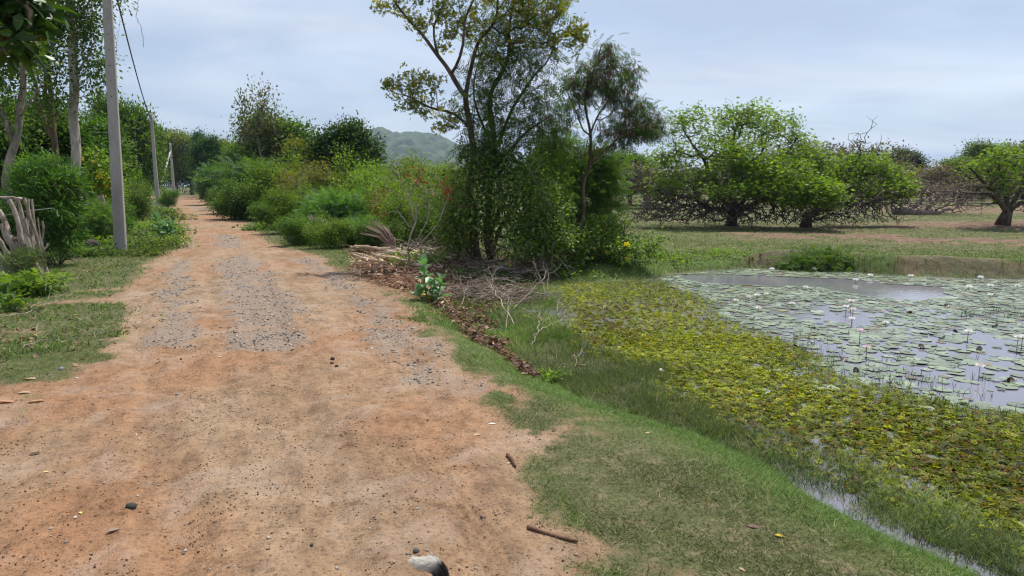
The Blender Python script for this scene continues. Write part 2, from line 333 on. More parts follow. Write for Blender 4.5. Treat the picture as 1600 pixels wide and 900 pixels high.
def bark(name, c1, c2, scale=6., stretch=.25, rough=.9, bump=.6, dist=.02):
    m, t = newmat(name); o = N(t, 'ShaderNodeOutputMaterial'); tc = N(t, 'ShaderNodeTexCoord'); mp = N(t, 'ShaderNodeMapping'); mp.inputs['Scale'].default_value = (1, 1, stretch); Lk(t, tc.outputs['Object'], mp.inputs[0])
    n = N(t, 'ShaderNodeTexNoise', inp={'Scale': scale, 'Detail': 7, 'Roughness': .65}); Lk(t, mp.outputs[0], n.inputs['Vector'])
    n2 = N(t, 'ShaderNodeTexNoise', inp={'Scale': scale * 6, 'Detail': 4, 'Roughness': .6}); Lk(t, mp.outputs[0], n2.inputs['Vector'])
    ad = N(t, 'ShaderNodeMath', operation='MULTIPLY_ADD', inp={1: .4, 2: -.2}); Lk(t, n2.outputs['Fac'], ad.inputs[0])
    a2 = N(t, 'ShaderNodeMath', operation='ADD'); Lk(t, n.outputs['Fac'], a2.inputs[0]); Lk(t, ad.outputs[0], a2.inputs[1])
    cr = N(t, 'ShaderNodeValToRGB'); cr.color_ramp.elements[0].position = .35; cr.color_ramp.elements[1].position = .65; cr.color_ramp.elements[0].color = (*c1, 1); cr.color_ramp.elements[1].color = (*c2, 1); Lk(t, a2.outputs[0], cr.inputs[0])
    p = N(t, 'ShaderNodeBsdfPrincipled'); p.inputs['Roughness'].default_value = rough; p.inputs['Specular IOR Level'].default_value = .2; Lk(t, cr.outputs[0], p.inputs['Base Color'])
    b = N(t, 'ShaderNodeBump', inp={'Strength': bump, 'Distance': dist}); Lk(t, a2.outputs[0], b.inputs['Height']); Lk(t, b.outputs[0], p.inputs['Normal']); Lk(t, p.outputs[0], o.inputs[0])
    return m
M_leaf = leafmat('leaf'); M_gloss = leafmat('glossy_leaf', .4, .3, .35); M_grass = leafmat('grass_blade', .6, .3, .12, (1.2, 1.3, .5)); M_petal = leafmat('petal', .5, .35, .3, (1, 1, 1)); M_dry = leafmat('dry_leaf', .7, .15, .2, (1.2, 1, .7))
M_bark_dark = bark('dark_bark', (.045, .032, .022), (.14, .11, .085)); M_bark_grey = bark('grey_bark', (.13, .105, .085), (.36, .31, .26)); M_bark_brown = bark('brown_bark', (.06, .04, .028), (.20, .145, .10))
M_bark_white = bark('pale_bark', (.20, .17, .14), (.50, .45, .39), 4); M_dead = bark('dead_wood', (.16, .12, .095), (.48, .41, .34), 8, .4)
M_wood = vcol('split_wood', .85, .2, 25, .3); M_stone = vcol('stone', .85, .25, 60, .3); M_debris = vcol('debris', .9, .1, 50, .3)
# ================================================================ TERRAIN
def terrain_material():
    m, t = newmat('terrain'); o = N(t, 'ShaderNodeOutputMaterial'); tc = N(t, 'ShaderNodeTexCoord'); P = tc.outputs['Object']
    A = N(t, 'ShaderNodeAttribute', attribute_name='mA'); B = N(t, 'ShaderNodeAttribute', attribute_name='mB')
    sa = N(t, 'ShaderNodeSeparateColor'); Lk(t, A.outputs['Color'], sa.inputs[0]); sb = N(t, 'ShaderNodeSeparateColor'); Lk(t, B.outputs['Color'], sb.inputs[0])
    GR, RE, GS, LU = sa.outputs[0], sa.outputs[1], sa.outputs[2], A.outputs['Alpha']; LI, MU, WET_SHADE, RO = sb.outputs[0], sb.outputs[1], sb.outputs[2], B.outputs['Alpha']
    def noise(s, d=5, r=.6, v=None, dist=0):
        n = N(t, 'ShaderNodeTexNoise', inp={'Scale': s, 'Detail': d, 'Roughness': r, 'Distortion': dist}); Lk(t, v or P, n.inputs['Vector']); return n.outputs['Fac']
    def ramp(f, stops):
        c = N(t, 'ShaderNodeValToRGB'); e = c.color_ramp.elements
        while len(e) < len(stops): e.new(.5)
        for k, (p, q) in zip(e, stops): k.position = p; k.color = (*q, 1) if len(q) == 3 else (q[0],) * 3 + (1,)
        Lk(t, f, c.inputs[0]); return c.outputs[0]
    def mix(f, a, b, bt='MIX'):
        x = N(t, 'ShaderNodeMix', data_type='RGBA', blend_type=bt)
        for i, q in ((0, f), (6, a), (7, b)):
            if isinstance(q, (int, float)): x.inputs[i].default_value = q
            elif isinstance(q, tuple): x.inputs[i].default_value = (*q, 1)
            else: Lk(t, q, x.inputs[i])
        return x.outputs[2]
    def math_(op, a, b=0.0):
        x = N(t, 'ShaderNodeMath', operation=op)
        for i, q in ((0, a), (1, b)):
            if isinstance(q, (int, float)): x.inputs[i].default_value = q
            else: Lk(t, q, x.inputs[i])
        return x.outputs[0]
    mpv = N(t, 'ShaderNodeMapping'); mpv.inputs['Rotation'].default_value = (0, 0, R(-22)); Lk(t, P, mpv.inputs[0])
    mpw = N(t, 'ShaderNodeMapping'); mpw.inputs['Scale'].default_value = (1.5, .42, 1); Lk(t, mpv.outputs[0], mpw.inputs[0]); MV = mpw.outputs[0]
    big = noise(.9, 6, .6, MV, .4); strk = noise(4.5, 6, .7, MV, .2); mid = noise(5, 6, .65); fine = noise(45, 4, .7); vf = noise(160, 2, .6)
    dirt = ramp(big, [(.3, (.235, .145, .085)), (.5, (.295, .198, .122)), (.7, (.35, .255, .170))])
    dirt = mix(math_('MULTIPLY', RE, .55), dirt, (.31, .145, .07))
    spk = ramp(mid, [(.32, (.80,)), (.62, (1.1,))]); dirt = mix(1.0, dirt, spk, 'MULTIPLY')
    s2 = ramp(fine, [(.32, (.35,)), (.44, (.95,)), (.60, (1.0,)), (.74, (1.3,))]); dirt = mix(.95, dirt, s2, 'MULTIPLY')
    s3 = ramp(noise(14, 5, .75), [(.34, (.62,)), (.48, (1.,)), (.7, (1.12,))]); dirt = mix(.9, dirt, s3, 'MULTIPLY')
    dirt = mix(.85, dirt, ramp(strk, [(.34, (.68,)), (.5, (1.,)), (.68, (1.14,))]), 'MULTIPLY')
    dst = ramp(noise(1.7, 5, .65, dist=.8), [(.50, (0.,)), (.72, (.6,))]); dirt = mix(dst, dirt, mix(.85, (.40, .31, .245), s2, 'MULTIPLY'))
    # pebbly dust inside the gravel patches
    vo = N(t, 'ShaderNodeTexVoronoi', inp={'Scale': 38.}); Lk(t, P, vo.inputs['Vector'])
    peb = ramp(vo.outputs['Color'], [(.1, (.11, .095, .08)), (.5, (.29, .245, .205)), (.9, (.42, .37, .32))]); edge = ramp(vo.outputs['Distance'], [(.25, (1,)), (.6, (.35,))]); peb = mix(.8, peb, edge, 'MULTIPLY')
    gm = ramp(math_('ADD', math_('MULTIPLY', GR, .9), math_('MULTIPLY', math_('SUBTRACT', mid, .5), 1.2)), [(.3, (0.,)), (.75, (.85,))])
    dirt = mix(gm, dirt, mix(.5, peb, (.33, .25, .19)))
    grn = ramp(noise(7, 6, .7), [(.3, (.07, .08, .03)), (.5, (.115, .12, .05)), (.7, (.22, .18, .11))])
    lush = ramp(noise(9, 5, .7), [(.3, (.07, .115, .025)), (.7, (.14, .195, .055))])
    soil = mix(1.0, ramp(mid, [(.3, (.20, .125, .075)), (.7, (.34, .235, .15))]), s2, 'MULTIPLY')
    gg = mix(LU, grn, lush); gg = mix(.7, gg, ramp(fine, [(.34, (.30,)), (.6, (1.2,))]), 'MULTIPLY')
    gmask = ramp(math_('ADD', GS, math_('MULTIPLY', math_('SUBTRACT', fine, .5), .9)), [(.35, (0.,)), (.65, (1.,))])
    off = mix(gmask, soil, gg); c = mix(RO, off, dirt)
    lv = N(t, 'ShaderNodeTexVoronoi', inp={'Scale': 22.}); Lk(t, P, lv.inputs['Vector'])
    lc = ramp(lv.outputs['Color'], [(.15, (.05, .028, .018)), (.5, (.17, .085, .05)), (.85, (.34, .2, .12))]); c = mix(math_('MULTIPLY', LI, .92), c, lc)
    mc = ramp(noise(3, 7, .7), [(.3, (.09, .055, .04)), (.55, (.18, .115, .08)), (.75, (.28, .21, .15))]); c = mix(MU, c, mc)
    wc = mix(.85, ramp(noise(6, 6, .7), [(.3, (.035, .03, .02)), (.5, (.08, .085, .035)), (.7, (.15, .15, .08))]), ramp(fine, [(.34, (.3,)), (.6, (1.25,))]), 'MULTIPLY'); c = mix(WET_SHADE, c, wc)  # dark tone for the wet margin and the painted scarp shade
    p = N(t, 'ShaderNodeBsdfPrincipled'); Lk(t, c, p.inputs['Base Color']); p.inputs['Specular IOR Level'].default_value = .15
    rg = N(t, 'ShaderNodeMapRange', inp={1: 0, 2: 1, 3: .95, 4: .6}); Lk(t, WET_SHADE, rg.inputs[0]); Lk(t, rg.outputs[0], p.inputs['Roughness'])
    hh = math_('ADD', math_('MULTIPLY', math_('ADD', mid, strk), .5), math_('ADD', math_('MULTIPLY', fine, .35), math_('MULTIPLY', vf, .12)))
    hh = math_('SUBTRACT', hh, math_('MULTIPLY', math_('MULTIPLY', vo.outputs['Distance'], gm), .5))
    b = N(t, 'ShaderNodeBump', inp={'Strength': 1.0, 'Distance': .04}); Lk(t, hh, b.inputs['Height']); Lk(t, b.outputs[0], p.inputs['Normal']); Lk(t, p.outputs[0], o.inputs[0])
    return m
M_terrain = terrain_material()
def build_terrain():
    az = np.concatenate([np.arange(-180, -60, 4.), np.arange(-60, -44, .8), np.arange(-44, 44, .17), np.arange(44, 60, .8), np.arange(60, 180, 4.)]) * math.pi / 180
    rr = [.25]
    while rr[-1] < 2600: rr.append(rr[-1] * (1.0062 if rr[-1] < 7 else 1.0085 if rr[-1] < 60 else 1.05))
    rr = np.array(rr); na, nr = len(az), len(rr)
    x = (rr[:, None] * np.sin(az)[None]).ravel(); y = (rr[:, None] * np.cos(az)[None]).ravel()
    z = height(x, y); nearm = np.hypot(x, y) < 130
    m = {k: np.zeros(x.shape) for k in ('grav', 'red', 'grass', 'lush', 'litter', 'mud', 'wet', 'road')}
    mm = masks(x[nearm], y[nearm])
    for k in m: m[k][nearm] = mm[k]
    m['grass'][~nearm] = .9
    # fine relief where soil is bare
    z = z + np.where(nearm, .006 * fbm(x * 7, y * 7, 3, 31) * (np.hypot(x, y) < 25), 0)
    z = z + m['grav'] * .012 * np.abs(fbm(x * 14, y * 14, 2, 32)) * (np.hypot(x, y) < 20)
    V = np.stack([x, y, z], 1); i = np.arange(nr - 1)[:, None] * na; j = np.arange(na)[None]; j2 = (j + 1) % na
    F = np.stack([i + j, i + na + j, i + na + j2, i + j2], -1).reshape(-1, 4)
    # centre fan closed with quads
    V = np.vstack([V, [0, 0, hz(0, 0)]]); c0 = len(V) - 1
    js = np.arange(0, na - 1, 2); F = np.vstack([F, np.stack([np.full(len(js), c0), js, js + 1, (js + 2) % na], -1)])
    for k in m: m[k] = np.append(m[k], m[k][0])
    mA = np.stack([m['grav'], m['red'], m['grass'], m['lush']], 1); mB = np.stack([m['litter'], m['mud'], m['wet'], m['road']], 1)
    fr = m['road'][F].mean(1); fd = np.hypot(V[F[:, 0], 0], V[F[:, 0], 1]); fy = V[F[:, 0], 1]
    rd = (fr > .5) & (fd < 130)
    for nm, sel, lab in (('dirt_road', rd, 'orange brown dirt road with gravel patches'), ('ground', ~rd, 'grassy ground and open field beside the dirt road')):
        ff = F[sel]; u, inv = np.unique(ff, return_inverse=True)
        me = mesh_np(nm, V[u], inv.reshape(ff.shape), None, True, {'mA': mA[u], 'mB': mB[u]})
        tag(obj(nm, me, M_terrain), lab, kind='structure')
build_terrain()
# water
mw, t = newmat('pond_water'); o_ = N(t, 'ShaderNodeOutputMaterial'); p = N(t, 'ShaderNodeBsdfPrincipled'); tc = N(t, 'ShaderNodeTexCoord')
nn = N(t, 'ShaderNodeTexNoise', inp={'Scale': 1.1, 'Detail': 3}); Lk(t, tc.outputs['Object'], nn.inputs['Vector'])
cr = N(t, 'ShaderNodeValToRGB'); cr.color_ramp.elements[0].color = (.15, .145, .175, 1); cr.color_ramp.elements[1].color = (.20, .19, .225, 1); Lk(t, nn.outputs['Fac'], cr.inputs[0]); Lk(t, cr.outputs[0], p.inputs['Base Color'])  # murky water tone, lightened to lavender to carry some sky reflection
p.inputs['Roughness'].default_value = .04; p.inputs['IOR'].default_value = 1.45; p.inputs['Specular IOR Level'].default_value = .8
n2 = N(t, 'ShaderNodeTexNoise', inp={'Scale': 9., 'Detail': 3}); Lk(t, tc.outputs['Object'], n2.inputs['Vector']); b = N(t, 'ShaderNodeBump', inp={'Strength': .12, 'Distance': .02}); Lk(t, n2.outputs['Fac'], b.inputs['Height']); Lk(t, b.outputs[0], p.inputs['Normal']); Lk(t, p.outputs[0], o_.inputs[0])
wv = [(-3, 2), (32, 2), (45, 30), (-3, 19)]
def wgrid():
    xs = np.linspace(-3, 40, 12); ys = np.linspace(1.5, 19, 8); X, Y = np.meshgrid(xs, ys); V = np.stack([X.ravel(), Y.ravel(), np.full(X.size, WZ)], 1)
    i = np.arange(7)[:, None] * 12; j = np.arange(11)[None]; return V, np.stack([i + j, i + j + 1, i + j + 13, i + j + 12], -1).reshape(-1, 4)
tag(obj('pond_water', mesh_np('pond_water', *wgrid()), mw), 'still grey pond water reflecting the sky', kind='structure')
# far hill
mh, t = newmat('hill_forest'); o_ = N(t, 'ShaderNodeOutputMaterial'); p = N(t, 'ShaderNodeBsdfPrincipled'); tc = N(t, 'ShaderNodeTexCoord')
nn = N(t, 'ShaderNodeTexNoise', inp={'Scale': .05, 'Detail': 8, 'Roughness': .7}); Lk(t, tc.outputs['Object'], nn.inputs['Vector'])
cr = N(t, 'ShaderNodeValToRGB'); e = cr.color_ramp.elements; e[0].position = .38; e[1].position = .68; e[0].color = (.02, .04, .012, 1); e[1].color = (.09, .12, .04, 1); Lk(t, nn.outputs['Fac'], cr.inputs[0]); Lk(t, cr.outputs[0], p.inputs['Base Color']); p.inputs['Roughness'].default_value = .95
Lk(t, p.outputs[0], o_.inputs[0])
def build_hill():
    D0 = 1400; s = S(D0); xs = np.linspace(-420, 620, 420); ys = np.linspace(-330, 330, 170)
    px = np.array([420, 500, 570, 585, 600, 625, 650, 680, 700, 720, 740, 770, 800, 900, 1000]); pv = np.array([275, 245, 213, 206, 203, 210, 206, 209, 218, 227, 236, 247, 255, 275, 292])
    hx = (px - 800) * s; hh = (292 - pv) * s; H = np.interp(xs, hx, hh, left=0, right=0)
    X, Y = np.meshgrid(xs, ys); prof = np.exp(-(Y / 150) ** 2) * (1 + .10 * fbm(X * .01, Y * .01, 3, 40)); Z = H[None] * prof
    Z = Z + sst(5, 30, Z) * (7 * np.abs(fbm(X * .05, Y * .05, 3, 41)) + 3 * fbm(X * .16, Y * .16, 2, 42)) - 1.5
    n = len(xs); i = np.arange(len(ys) - 1)[:, None] * n; j = np.arange(n - 1)[None]
    V = np.stack([X.ravel(), Y.ravel() + D0, Z.ravel()], 1)
    tag(obj('hill', mesh_np('hill', V, np.stack([i + j, i + j + 1, i + n + j + 1, i + n + j], -1).reshape(-1, 4), None, True), mh), 'distant forested hill fading to blue', kind='structure')
build_hill()

# ================================================================ TREES
def grow(skel, att, step=.25, wob=.12, up=.3):
    """skel: list of (pts, r0, r1). att: Nx3. returns pos, parent, rmin, leafcount, tipidx"""
    pos = []; par = []; rm = []
    for k, (pts, r0, r1) in enumerate(skel):
        pts = np.asarray(pts, float); L = np.linalg.norm(np.diff(pts, axis=0), axis=1); cum = np.concatenate([[0], np.cumsum(L)]); n = max(3, int(cum[-1] / step) + 1)
        tt = np.linspace(0, cum[-1], n); q = np.stack([np.interp(tt, cum, pts[:, i]) for i in range(3)], 1)
        w_ = np.sin(np.linspace(0, math.pi, n))[:, None]; q = q + w_ * np.stack([fbm(tt * 1.7, tt * 0 + k * 3.1 + i * 7, 3, 50 + k) for i in range(3)], 1) * wob * 2.2
        for it in range(2): q[1:-1] = .25 * q[:-2] + .5 * q[1:-1] + .25 * q[2:]
        p0 = -1 if k == 0 else int(np.argmin(np.linalg.norm(np.array(pos) - q[0], axis=1)))
        for i in range(n):
            if k and i == 0: prev = p0; continue
            pos.append(q[i]); par.append(p0 if (i == 0 or (k and i == 1)) else len(pos) - 2); rm.append(r0 + (r1 - r0) * i / (n - 1))
    ns = len(pos); cap = ns + int(len(att) * 30) + 10; A = np.zeros((cap, 3)); A[:ns] = pos; used = ns
    depth = np.zeros(cap)
    for i in range(ns): depth[i] = 0 if par[i] < 0 else depth[par[i]] + np.linalg.norm(A[i] - A[par[i]])
    d0 = np.array([np.linalg.norm(A[:ns] - a, axis=1).min() for a in att]); order = np.argsort(d0); tips = []
    for ai in order:
        a = att[ai]; dv = a - A[:used]; d = np.linalg.norm(dv, axis=1); cost = d + .18 * depth[:used] + up * np.clip(-dv[:, 2], 0, None)
        s = int(np.argmin(cost)); dist = d[s]; n = min(25, max(2, int(dist / step) + 1)); prev = s; w_ = rng.normal(size=3) * wob * dist * .6; w_[2] += -.10 * dist * (up > 0)
        for i in range(1, n + 1):
            f = i / n; q = A[s] * (1 - f) + a * f + w_ * math.sin(math.pi * f) + rng.normal(size=3) * wob * .12 * step * (i < n)
            if used >= cap: break
            A[used] = q; par.append(prev); rm.append(0); depth[used] = depth[prev] + dist / n; prev = used; used += 1
        tips.append(prev)
    par = np.array(par); cnt = np.zeros(used); 
    for tp in tips: cnt[tp] += 1
    for i in range(used - 1, 0, -1):
        if par[i] >= 0: cnt[par[i]] += cnt[i]
    return A[:used], par, np.array(rm), cnt, np.array(tips, int)
def wood_mesh(name, g, rt=.006, ex=.5, rmax=None, sides=(3, 4, 6, 10), jit=.12, origin=(0, 0, 0)):
    A, par, rm, cnt, tips = g; n = len(A); r = np.maximum(rm, rt * np.maximum(cnt, .6) ** ex)
    if rmax: r = np.minimum(r, np.maximum(rmax, rm))
    ch = [[] for _ in range(n)]
    for i in range(n):
        if par[i] >= 0: ch[par[i]].append(i)
    mb = MB(); stack = [(0, -1)]
    while stack:
        s, pa = stack.pop(); c = [s] if pa < 0 else [pa, s]; i = s
        while ch[i]:
            k = max(ch[i], key=lambda q: r[q] + cnt[q] * 1e-4)
            for q in ch[i]:
                if q != k: stack.append((q, i))
            c.append(k); i = k
        if len(c) < 2: continue
        rr = r[c].copy()
        if pa >= 0: rr[0] = min(rr[0], rr[1] * 1.25)
        rr[-1] *= .5
        mxr = rr.max(); k = sides[0] if mxr < .012 else sides[1] if mxr < .03 else sides[2] if mxr < .08 else sides[3]
        mb.tube(A[c] - np.asarray(origin), rr, k, None, jit if mxr > .03 else 0, cap=(k % 2 == 0))
    return mb.mesh(name)
def foliage(P, Dr, spec, per=None, origin=(0, 0, 0)):
    """spec: tpl, per, size(lo,hi), spread, pal, droop, out"""
    per = per or spec['per']; n = len(P) * per; idx = np.repeat(np.arange(len(P)), per)
    off = rng.normal(size=(n, 3)) * spec.get('spread', .12); off[:, 2] *= spec.get('flatten', .8)
    q = P[idx] + off; d = Dr[idx] * spec.get('along', .6) + off / (np.linalg.norm(off, axis=1)[:, None] + 1e-6) * .8 + rng.normal(size=(n, 3)) * .4; d[:, 2] -= spec.get('droop', .2)
    sz = rng.uniform(*spec['size'], n); cc = pick(spec['pal'], len(P))[idx] * .6 + pick(spec['pal'], n) * .4
    return place(spec['tpl'], q - np.asarray(origin), d, sz, cc, spec.get('up', .6), spec.get('cj', .14))
def ell(c, r, n, shell=.45):
    v = rng.normal(size=(n, 3)); v /= np.linalg.norm(v, axis=1)[:, None]; q = rng.random(n) ** shell * (1 + .12 * rng.normal(size=n)); return np.asarray(c) + v * q[:, None] * np.asarray(r)
def BL(u, v, D, ru, rv, n, rd=None, shell=.45):
    s = S(D); return ell(PD(u, v, D), (ru * s, (rd if rd is not None else (ru + rv) / 2) * s, rv * s), n, shell)
def px_line(D, pts, dd=None):
    return [PD(u, v, D + (dd[i] if dd else 0)) for i, (u, v) in enumerate(pts)]
def tipdirs(g):
    A, par, rm, cnt, tips = g; pp = par[tips]; pp2 = np.where(par[pp] >= 0, par[pp], pp); d = A[tips] - A[pp2]; return d / (np.linalg.norm(d, axis=1)[:, None] + 1e-6)
def tree(name, label, cat, skel, att, spec, wmat, lmat=None, step=.25, wob=.12, up=.3, rt=.006, ex=.5, extra=(), group=None, crown='crown', trunk='trunk', bare=0.0, rmax=None):
    att = np.vstack(att) if isinstance(att, (list, tuple)) else att
    g = grow(skel, att, step, wob, up); base = np.asarray(skel[0][0][0], float)
    root = empty(name, base, label, cat, group)
    obj(trunk, wood_mesh(trunk, g, rt, ex, rmax, origin=base), wmat, root)
    A, par, rm, cnt, tips = g; td = tipdirs(g)
    if spec:
        keep = rng.random(len(tips)) >= bare; T, Td = A[tips][keep], td[keep]
        mid = par[tips][keep]; T2 = A[mid]; V, F, C = foliage(np.vstack([T, T2]), np.vstack([Td, Td]), spec, origin=base)
        obj(crown, mesh_np(crown, V, F, C), lmat or M_leaf, root)
    for (nm, fn, mat) in extra:
        V, F, C = fn(A[tips] - base, td)
        if nm == 'flower':
            k = len(T_FL[0]); m_ = len(T_FL[1])
            for i in range(len(F) // m_): obj(nm, mesh_np(nm, V[i * k:i * k + k], F[:m_], C[i * k:i * k + k]), mat, root)
        else: obj(nm, mesh_np(nm, V, F, C), mat, root)
    return root, g
# palettes (albedo)
P_MID = [((.07, .135, .025), 3), ((.10, .18, .035), 3), ((.045, .09, .02), 2), ((.16, .24, .05), 1.5)]
P_DARK = [((.025, .06, .015), 3), ((.04, .085, .02), 3), ((.06, .11, .025), 1)]
P_BRIGHT = [((.14, .24, .03), 3), ((.20, .30, .05), 3), ((.08, .16, .025), 2)]
P_YEL = [((.15, .19, .03), 3), ((.2, .22, .04), 2), ((.09, .14, .025), 2)]
P_OLIVE = [((.10, .14, .04), 3), ((.16, .19, .06), 2), ((.06, .09, .025), 2)]
P_BLUEG = [((.07, .145, .05), 3), ((.11, .20, .07), 2), ((.045, .10, .035), 2)]
OV, OVN, FR, TRI, LF = T_oval(), T_oval(.13), T_frond(), T_tri(), T_leafq()

def _tfl():
    V = [(0, 0, 0)]; F = []
    for i in range(5):
        a = i * 2 * math.pi / 5; b = len(V)
        for (r_, o_, z) in ((.6, -.5, .15), (1, 0, .12), (.6, .5, .15)): V.append((r_ * math.cos(a + o_), r_ * math.sin(a + o_), z))
        F.append((0, b, b + 1, b + 2))
    return np.array(V), np.array(F)
T_FL = _tfl()
# ---- centre group -------------------------------------------------------------
def ground_at(u, D):
    p = PD(u, 300, D); return np.array([p[0], p[1], hz(p[0], p[1])])
D = 15.2
b0 = ground_at(742, D)
def podfn(frac, zmin=-9, L=(.10, .19), c=((.10, .045, .03), (.17, .08, .05), (.06, .03, .02)), per=8, sel=None):
    def f(P, td):
        k = (rng.random(len(P)) < frac) & (P[:, 2] > zmin)
        if sel is not None: k &= sel(P)
        Q = np.repeat(P[k], per, 0); n = len(Q); Q = Q + rng.normal(size=(n, 3)) * np.array([.07, .07, .05]); d = rng.normal(size=(n, 3)) * .3; d[:, 2] -= 1
        return place(T_oval(.055, 0, .01), Q, d, rng.uniform(*L, n), pick([(q, 1) for q in c], n), 0, .2)
    return f
# A: open-crowned tree with yellowish leaf clusters, leaning limbs to the left
sk = [([b0, *px_line(D, [(738, 330), (735, 250), (730, 180), (727, 150)])], .085, .06),
      (px_line(D, [(727, 152), (705, 120), (683, 85), (665, 65), (640, 40), (620, 12), (600, -20)]), .055, .015),
      (px_line(D, [(733, 200), (715, 182), (690, 176), (665, 165), (640, 150), (615, 145)], [0, 0, -.2, -.4, -.6, -.8]), .035, .008),
      (px_line(D, [(727, 150), (735, 100), (760, 50), (775, 0), (780, -60)], [0, .2, .3, .4, .5]), .05, .015),
      (px_line(D, [(705, 120), (712, 90), (728, 50), (735, 0), (745, -60)], [0, -.2, -.3, -.4, -.6]), .035, .01),
      (px_line(D, [(683, 85), (680, 50), (690, 0), (700, -50)], [0, .2, .4, .5]), .028, .01)]
at = [BL(612, 5, D, 28, 22, 14), BL(640, -10, D, 30, 25, 16), BL(655, 35, D, 28, 20, 18), BL(690, 15, D, 30, 28, 30), BL(700, -40, D, 60, 30, 50), BL(735, 20, D, 40, 40, 40), BL(700, 60, D, 30, 16, 14),
      BL(645, 128, D - .6, 50, 20, 24, 30), BL(612, 128, D - .6, 16, 20, 10, 20), BL(650, 168, D - .6, 45, 16, 20, 25), BL(675, 140, D - .4, 34, 30, 16), BL(700, 195, D - .3, 20, 20, 10), BL(690, 178, D, 24, 10, 10),
      BL(850, 20, D, 55, 30, 60), BL(830, -30, D, 70, 30, 50), BL(900, 50, D, 20, 22, 26, 22), BL(880, 70, D, 30, 20, 22), BL(780, -20, D, 60, 50, 60), BL(800, 60, D + .4, 60, 40, 40)]
P_CL = [((.24, .25, .045), 3), ((.17, .21, .04), 3), ((.30, .27, .06), 1), ((.10, .14, .03), 2)]
tree('open_crowned_tree', 'tall thin tree with sparse yellowish leaf clusters and long limbs reaching left over the thicket', 'tree', sk, at,
     dict(tpl=TRI, per=6, size=(.05, .085), spread=.065, pal=P_CL, droop=.7, up=.3), M_bark_dark, step=.2, wob=.16, rt=.004, ex=.40, rmax=.065, bare=.05)
# B: feathery dark tree
b1 = ground_at(768, D + .8)
sk = [([b1, *px_line(D + .8, [(762, 330), (768, 260), (765, 200), (772, 140), (790, 80), (800, 20), (805, -40)])], .10, .02),
      (px_line(D + .8, [(766, 250), (790, 190), (820, 140), (850, 110), (868, 60)], [0, -.2, -.4, -.5, -.6]), .05, .01),
      (px_line(D + .8, [(765, 220), (745, 180), (740, 130), (750, 90)], [0, -.3, -.4, -.5]), .04, .01),
      (px_line(D + .8, [(768, 260), (800, 235), (830, 205), (860, 180)], [0, -.3, -.5, -.7]), .04, .01)]
at = [BL(780, 110, D + .6, 60, 60, 95), BL(820, 30, D + .8, 62, 48, 90), BL(790, 200, D + .4, 72, 55, 130), BL(840, 150, D + .4, 45, 55, 75), BL(750, 160, D, 32, 45, 45), BL(770, 60, D + .6, 40, 40, 40), BL(862, 215, D, 40, 38, 50), BL(760, 235, D - .2, 50, 30, 60), BL(735, 222, D, 20, 20, 12), BL(830, 95, D + .4, 50, 35, 50), BL(850, -10, D + .8, 50, 30, 40)]
tree('feathery_tree', 'tall dark tree with feathery leaves and brown pods rising from the vine thicket', 'tree', sk, at,
     dict(tpl=FR, per=2, size=(.15, .27), spread=.12, pal=P_DARK + [((.08, .16, .035), 5), ((.13, .22, .05), 3)], droop=.45, up=.7), M_bark_brown, step=.2, rt=.0045, ex=.4,
     extra=[('pods', podfn(.22, 2.2), M_dry)])
# C: leaning leucaena with pods on the right
D2 = 16.2
b2 = ground_at(903, D2)
sk = [([b2, *px_line(D2, [(905, 375), (912, 300), (917, 240), (918, 180), (922, 120), (940, 70)])], .06, .015),
      (px_line(D2, [(918, 262), (940, 235), (965, 215), (1000, 200), (1030, 190)], [0, -.2, -.3, -.4, -.4]), .028, .008),
      (px_line(D2, [(917, 225), (935, 180), (960, 150), (985, 120)], [0, .1, .2, .2]), .022, .007),
      (px_line(D2, [(916, 215), (900, 180), (885, 150), (880, 120)], [0, .1, .2, .2]), .02, .007)]
at = [BL(945, 85, D2, 20, 28, 34), BL(925, 125, D2, 38, 34, 70), BL(960, 140, D2, 30, 38, 55), BL(985, 115, D2, 16, 24, 22), BL(900, 140, D2, 25, 35, 40), BL(990, 190, D2, 38, 34, 75), BL(1025, 195, D2, 20, 20, 32), BL(960, 205, D2, 36, 26, 36), BL(1000, 160, D2, 18, 18, 18), BL(930, 230, D2, 34, 20, 16), BL(885, 180, D2, 22, 22, 14)]
tree('pod_tree', 'slender feathery tree hung with dark brown seed pods at the pond edge', 'tree', sk, at,
     dict(tpl=FR, per=2, size=(.15, .25), spread=.09, pal=[((.07, .14, .04), 3), ((.05, .10, .03), 2), ((.12, .19, .07), 1)], droop=.5, up=.7), M_bark_brown, step=.18, rt=.0038, ex=.38,
     extra=[('pods', podfn(.75, 1.9, (.11, .19), per=14, c=((.13, .065, .05), (.22, .12, .09), (.08, .045, .035))), M_dry)])
# D: vine covered thicket under the trees
def bush(name, label, cat, base, blobs, spec, nst=6, wmat=None, lmat=None, step=.2, rt=.005, extra=(), group=None, bare=0.0, wob=.2):
    base = np.asarray(base, float); att = np.vstack(blobs); lo = att.min(0); hi = att.max(0); sk = []
    cx = base[:2]
    for k in range(nst):
        tx = att[rng.integers(len(att))]; st = base + np.array([rng.normal() * .18 * (hi[0] - lo[0]), rng.normal() * .08 * (hi[1] - lo[1] + .3), -.03]) if k else base + np.array([0, 0, -.05])
        tgt = st * .45 + tx * .55; tgt[2] = max(tgt[2], st[2] + .2)
        if k: st = np.array([st[0], st[1], base[2] - .05])
        sk.append(([st, (st + tgt) / 2 + rng.normal(size=3) * .05, tgt], .02, .01))
    # stems of their own: join under ground to keep one mesh
    return tree(name, label, cat, sk, att, spec, wmat or M_bark_brown, lmat, step, wob, .15, rt, .45, extra, group, 'foliage', 'stems', bare)
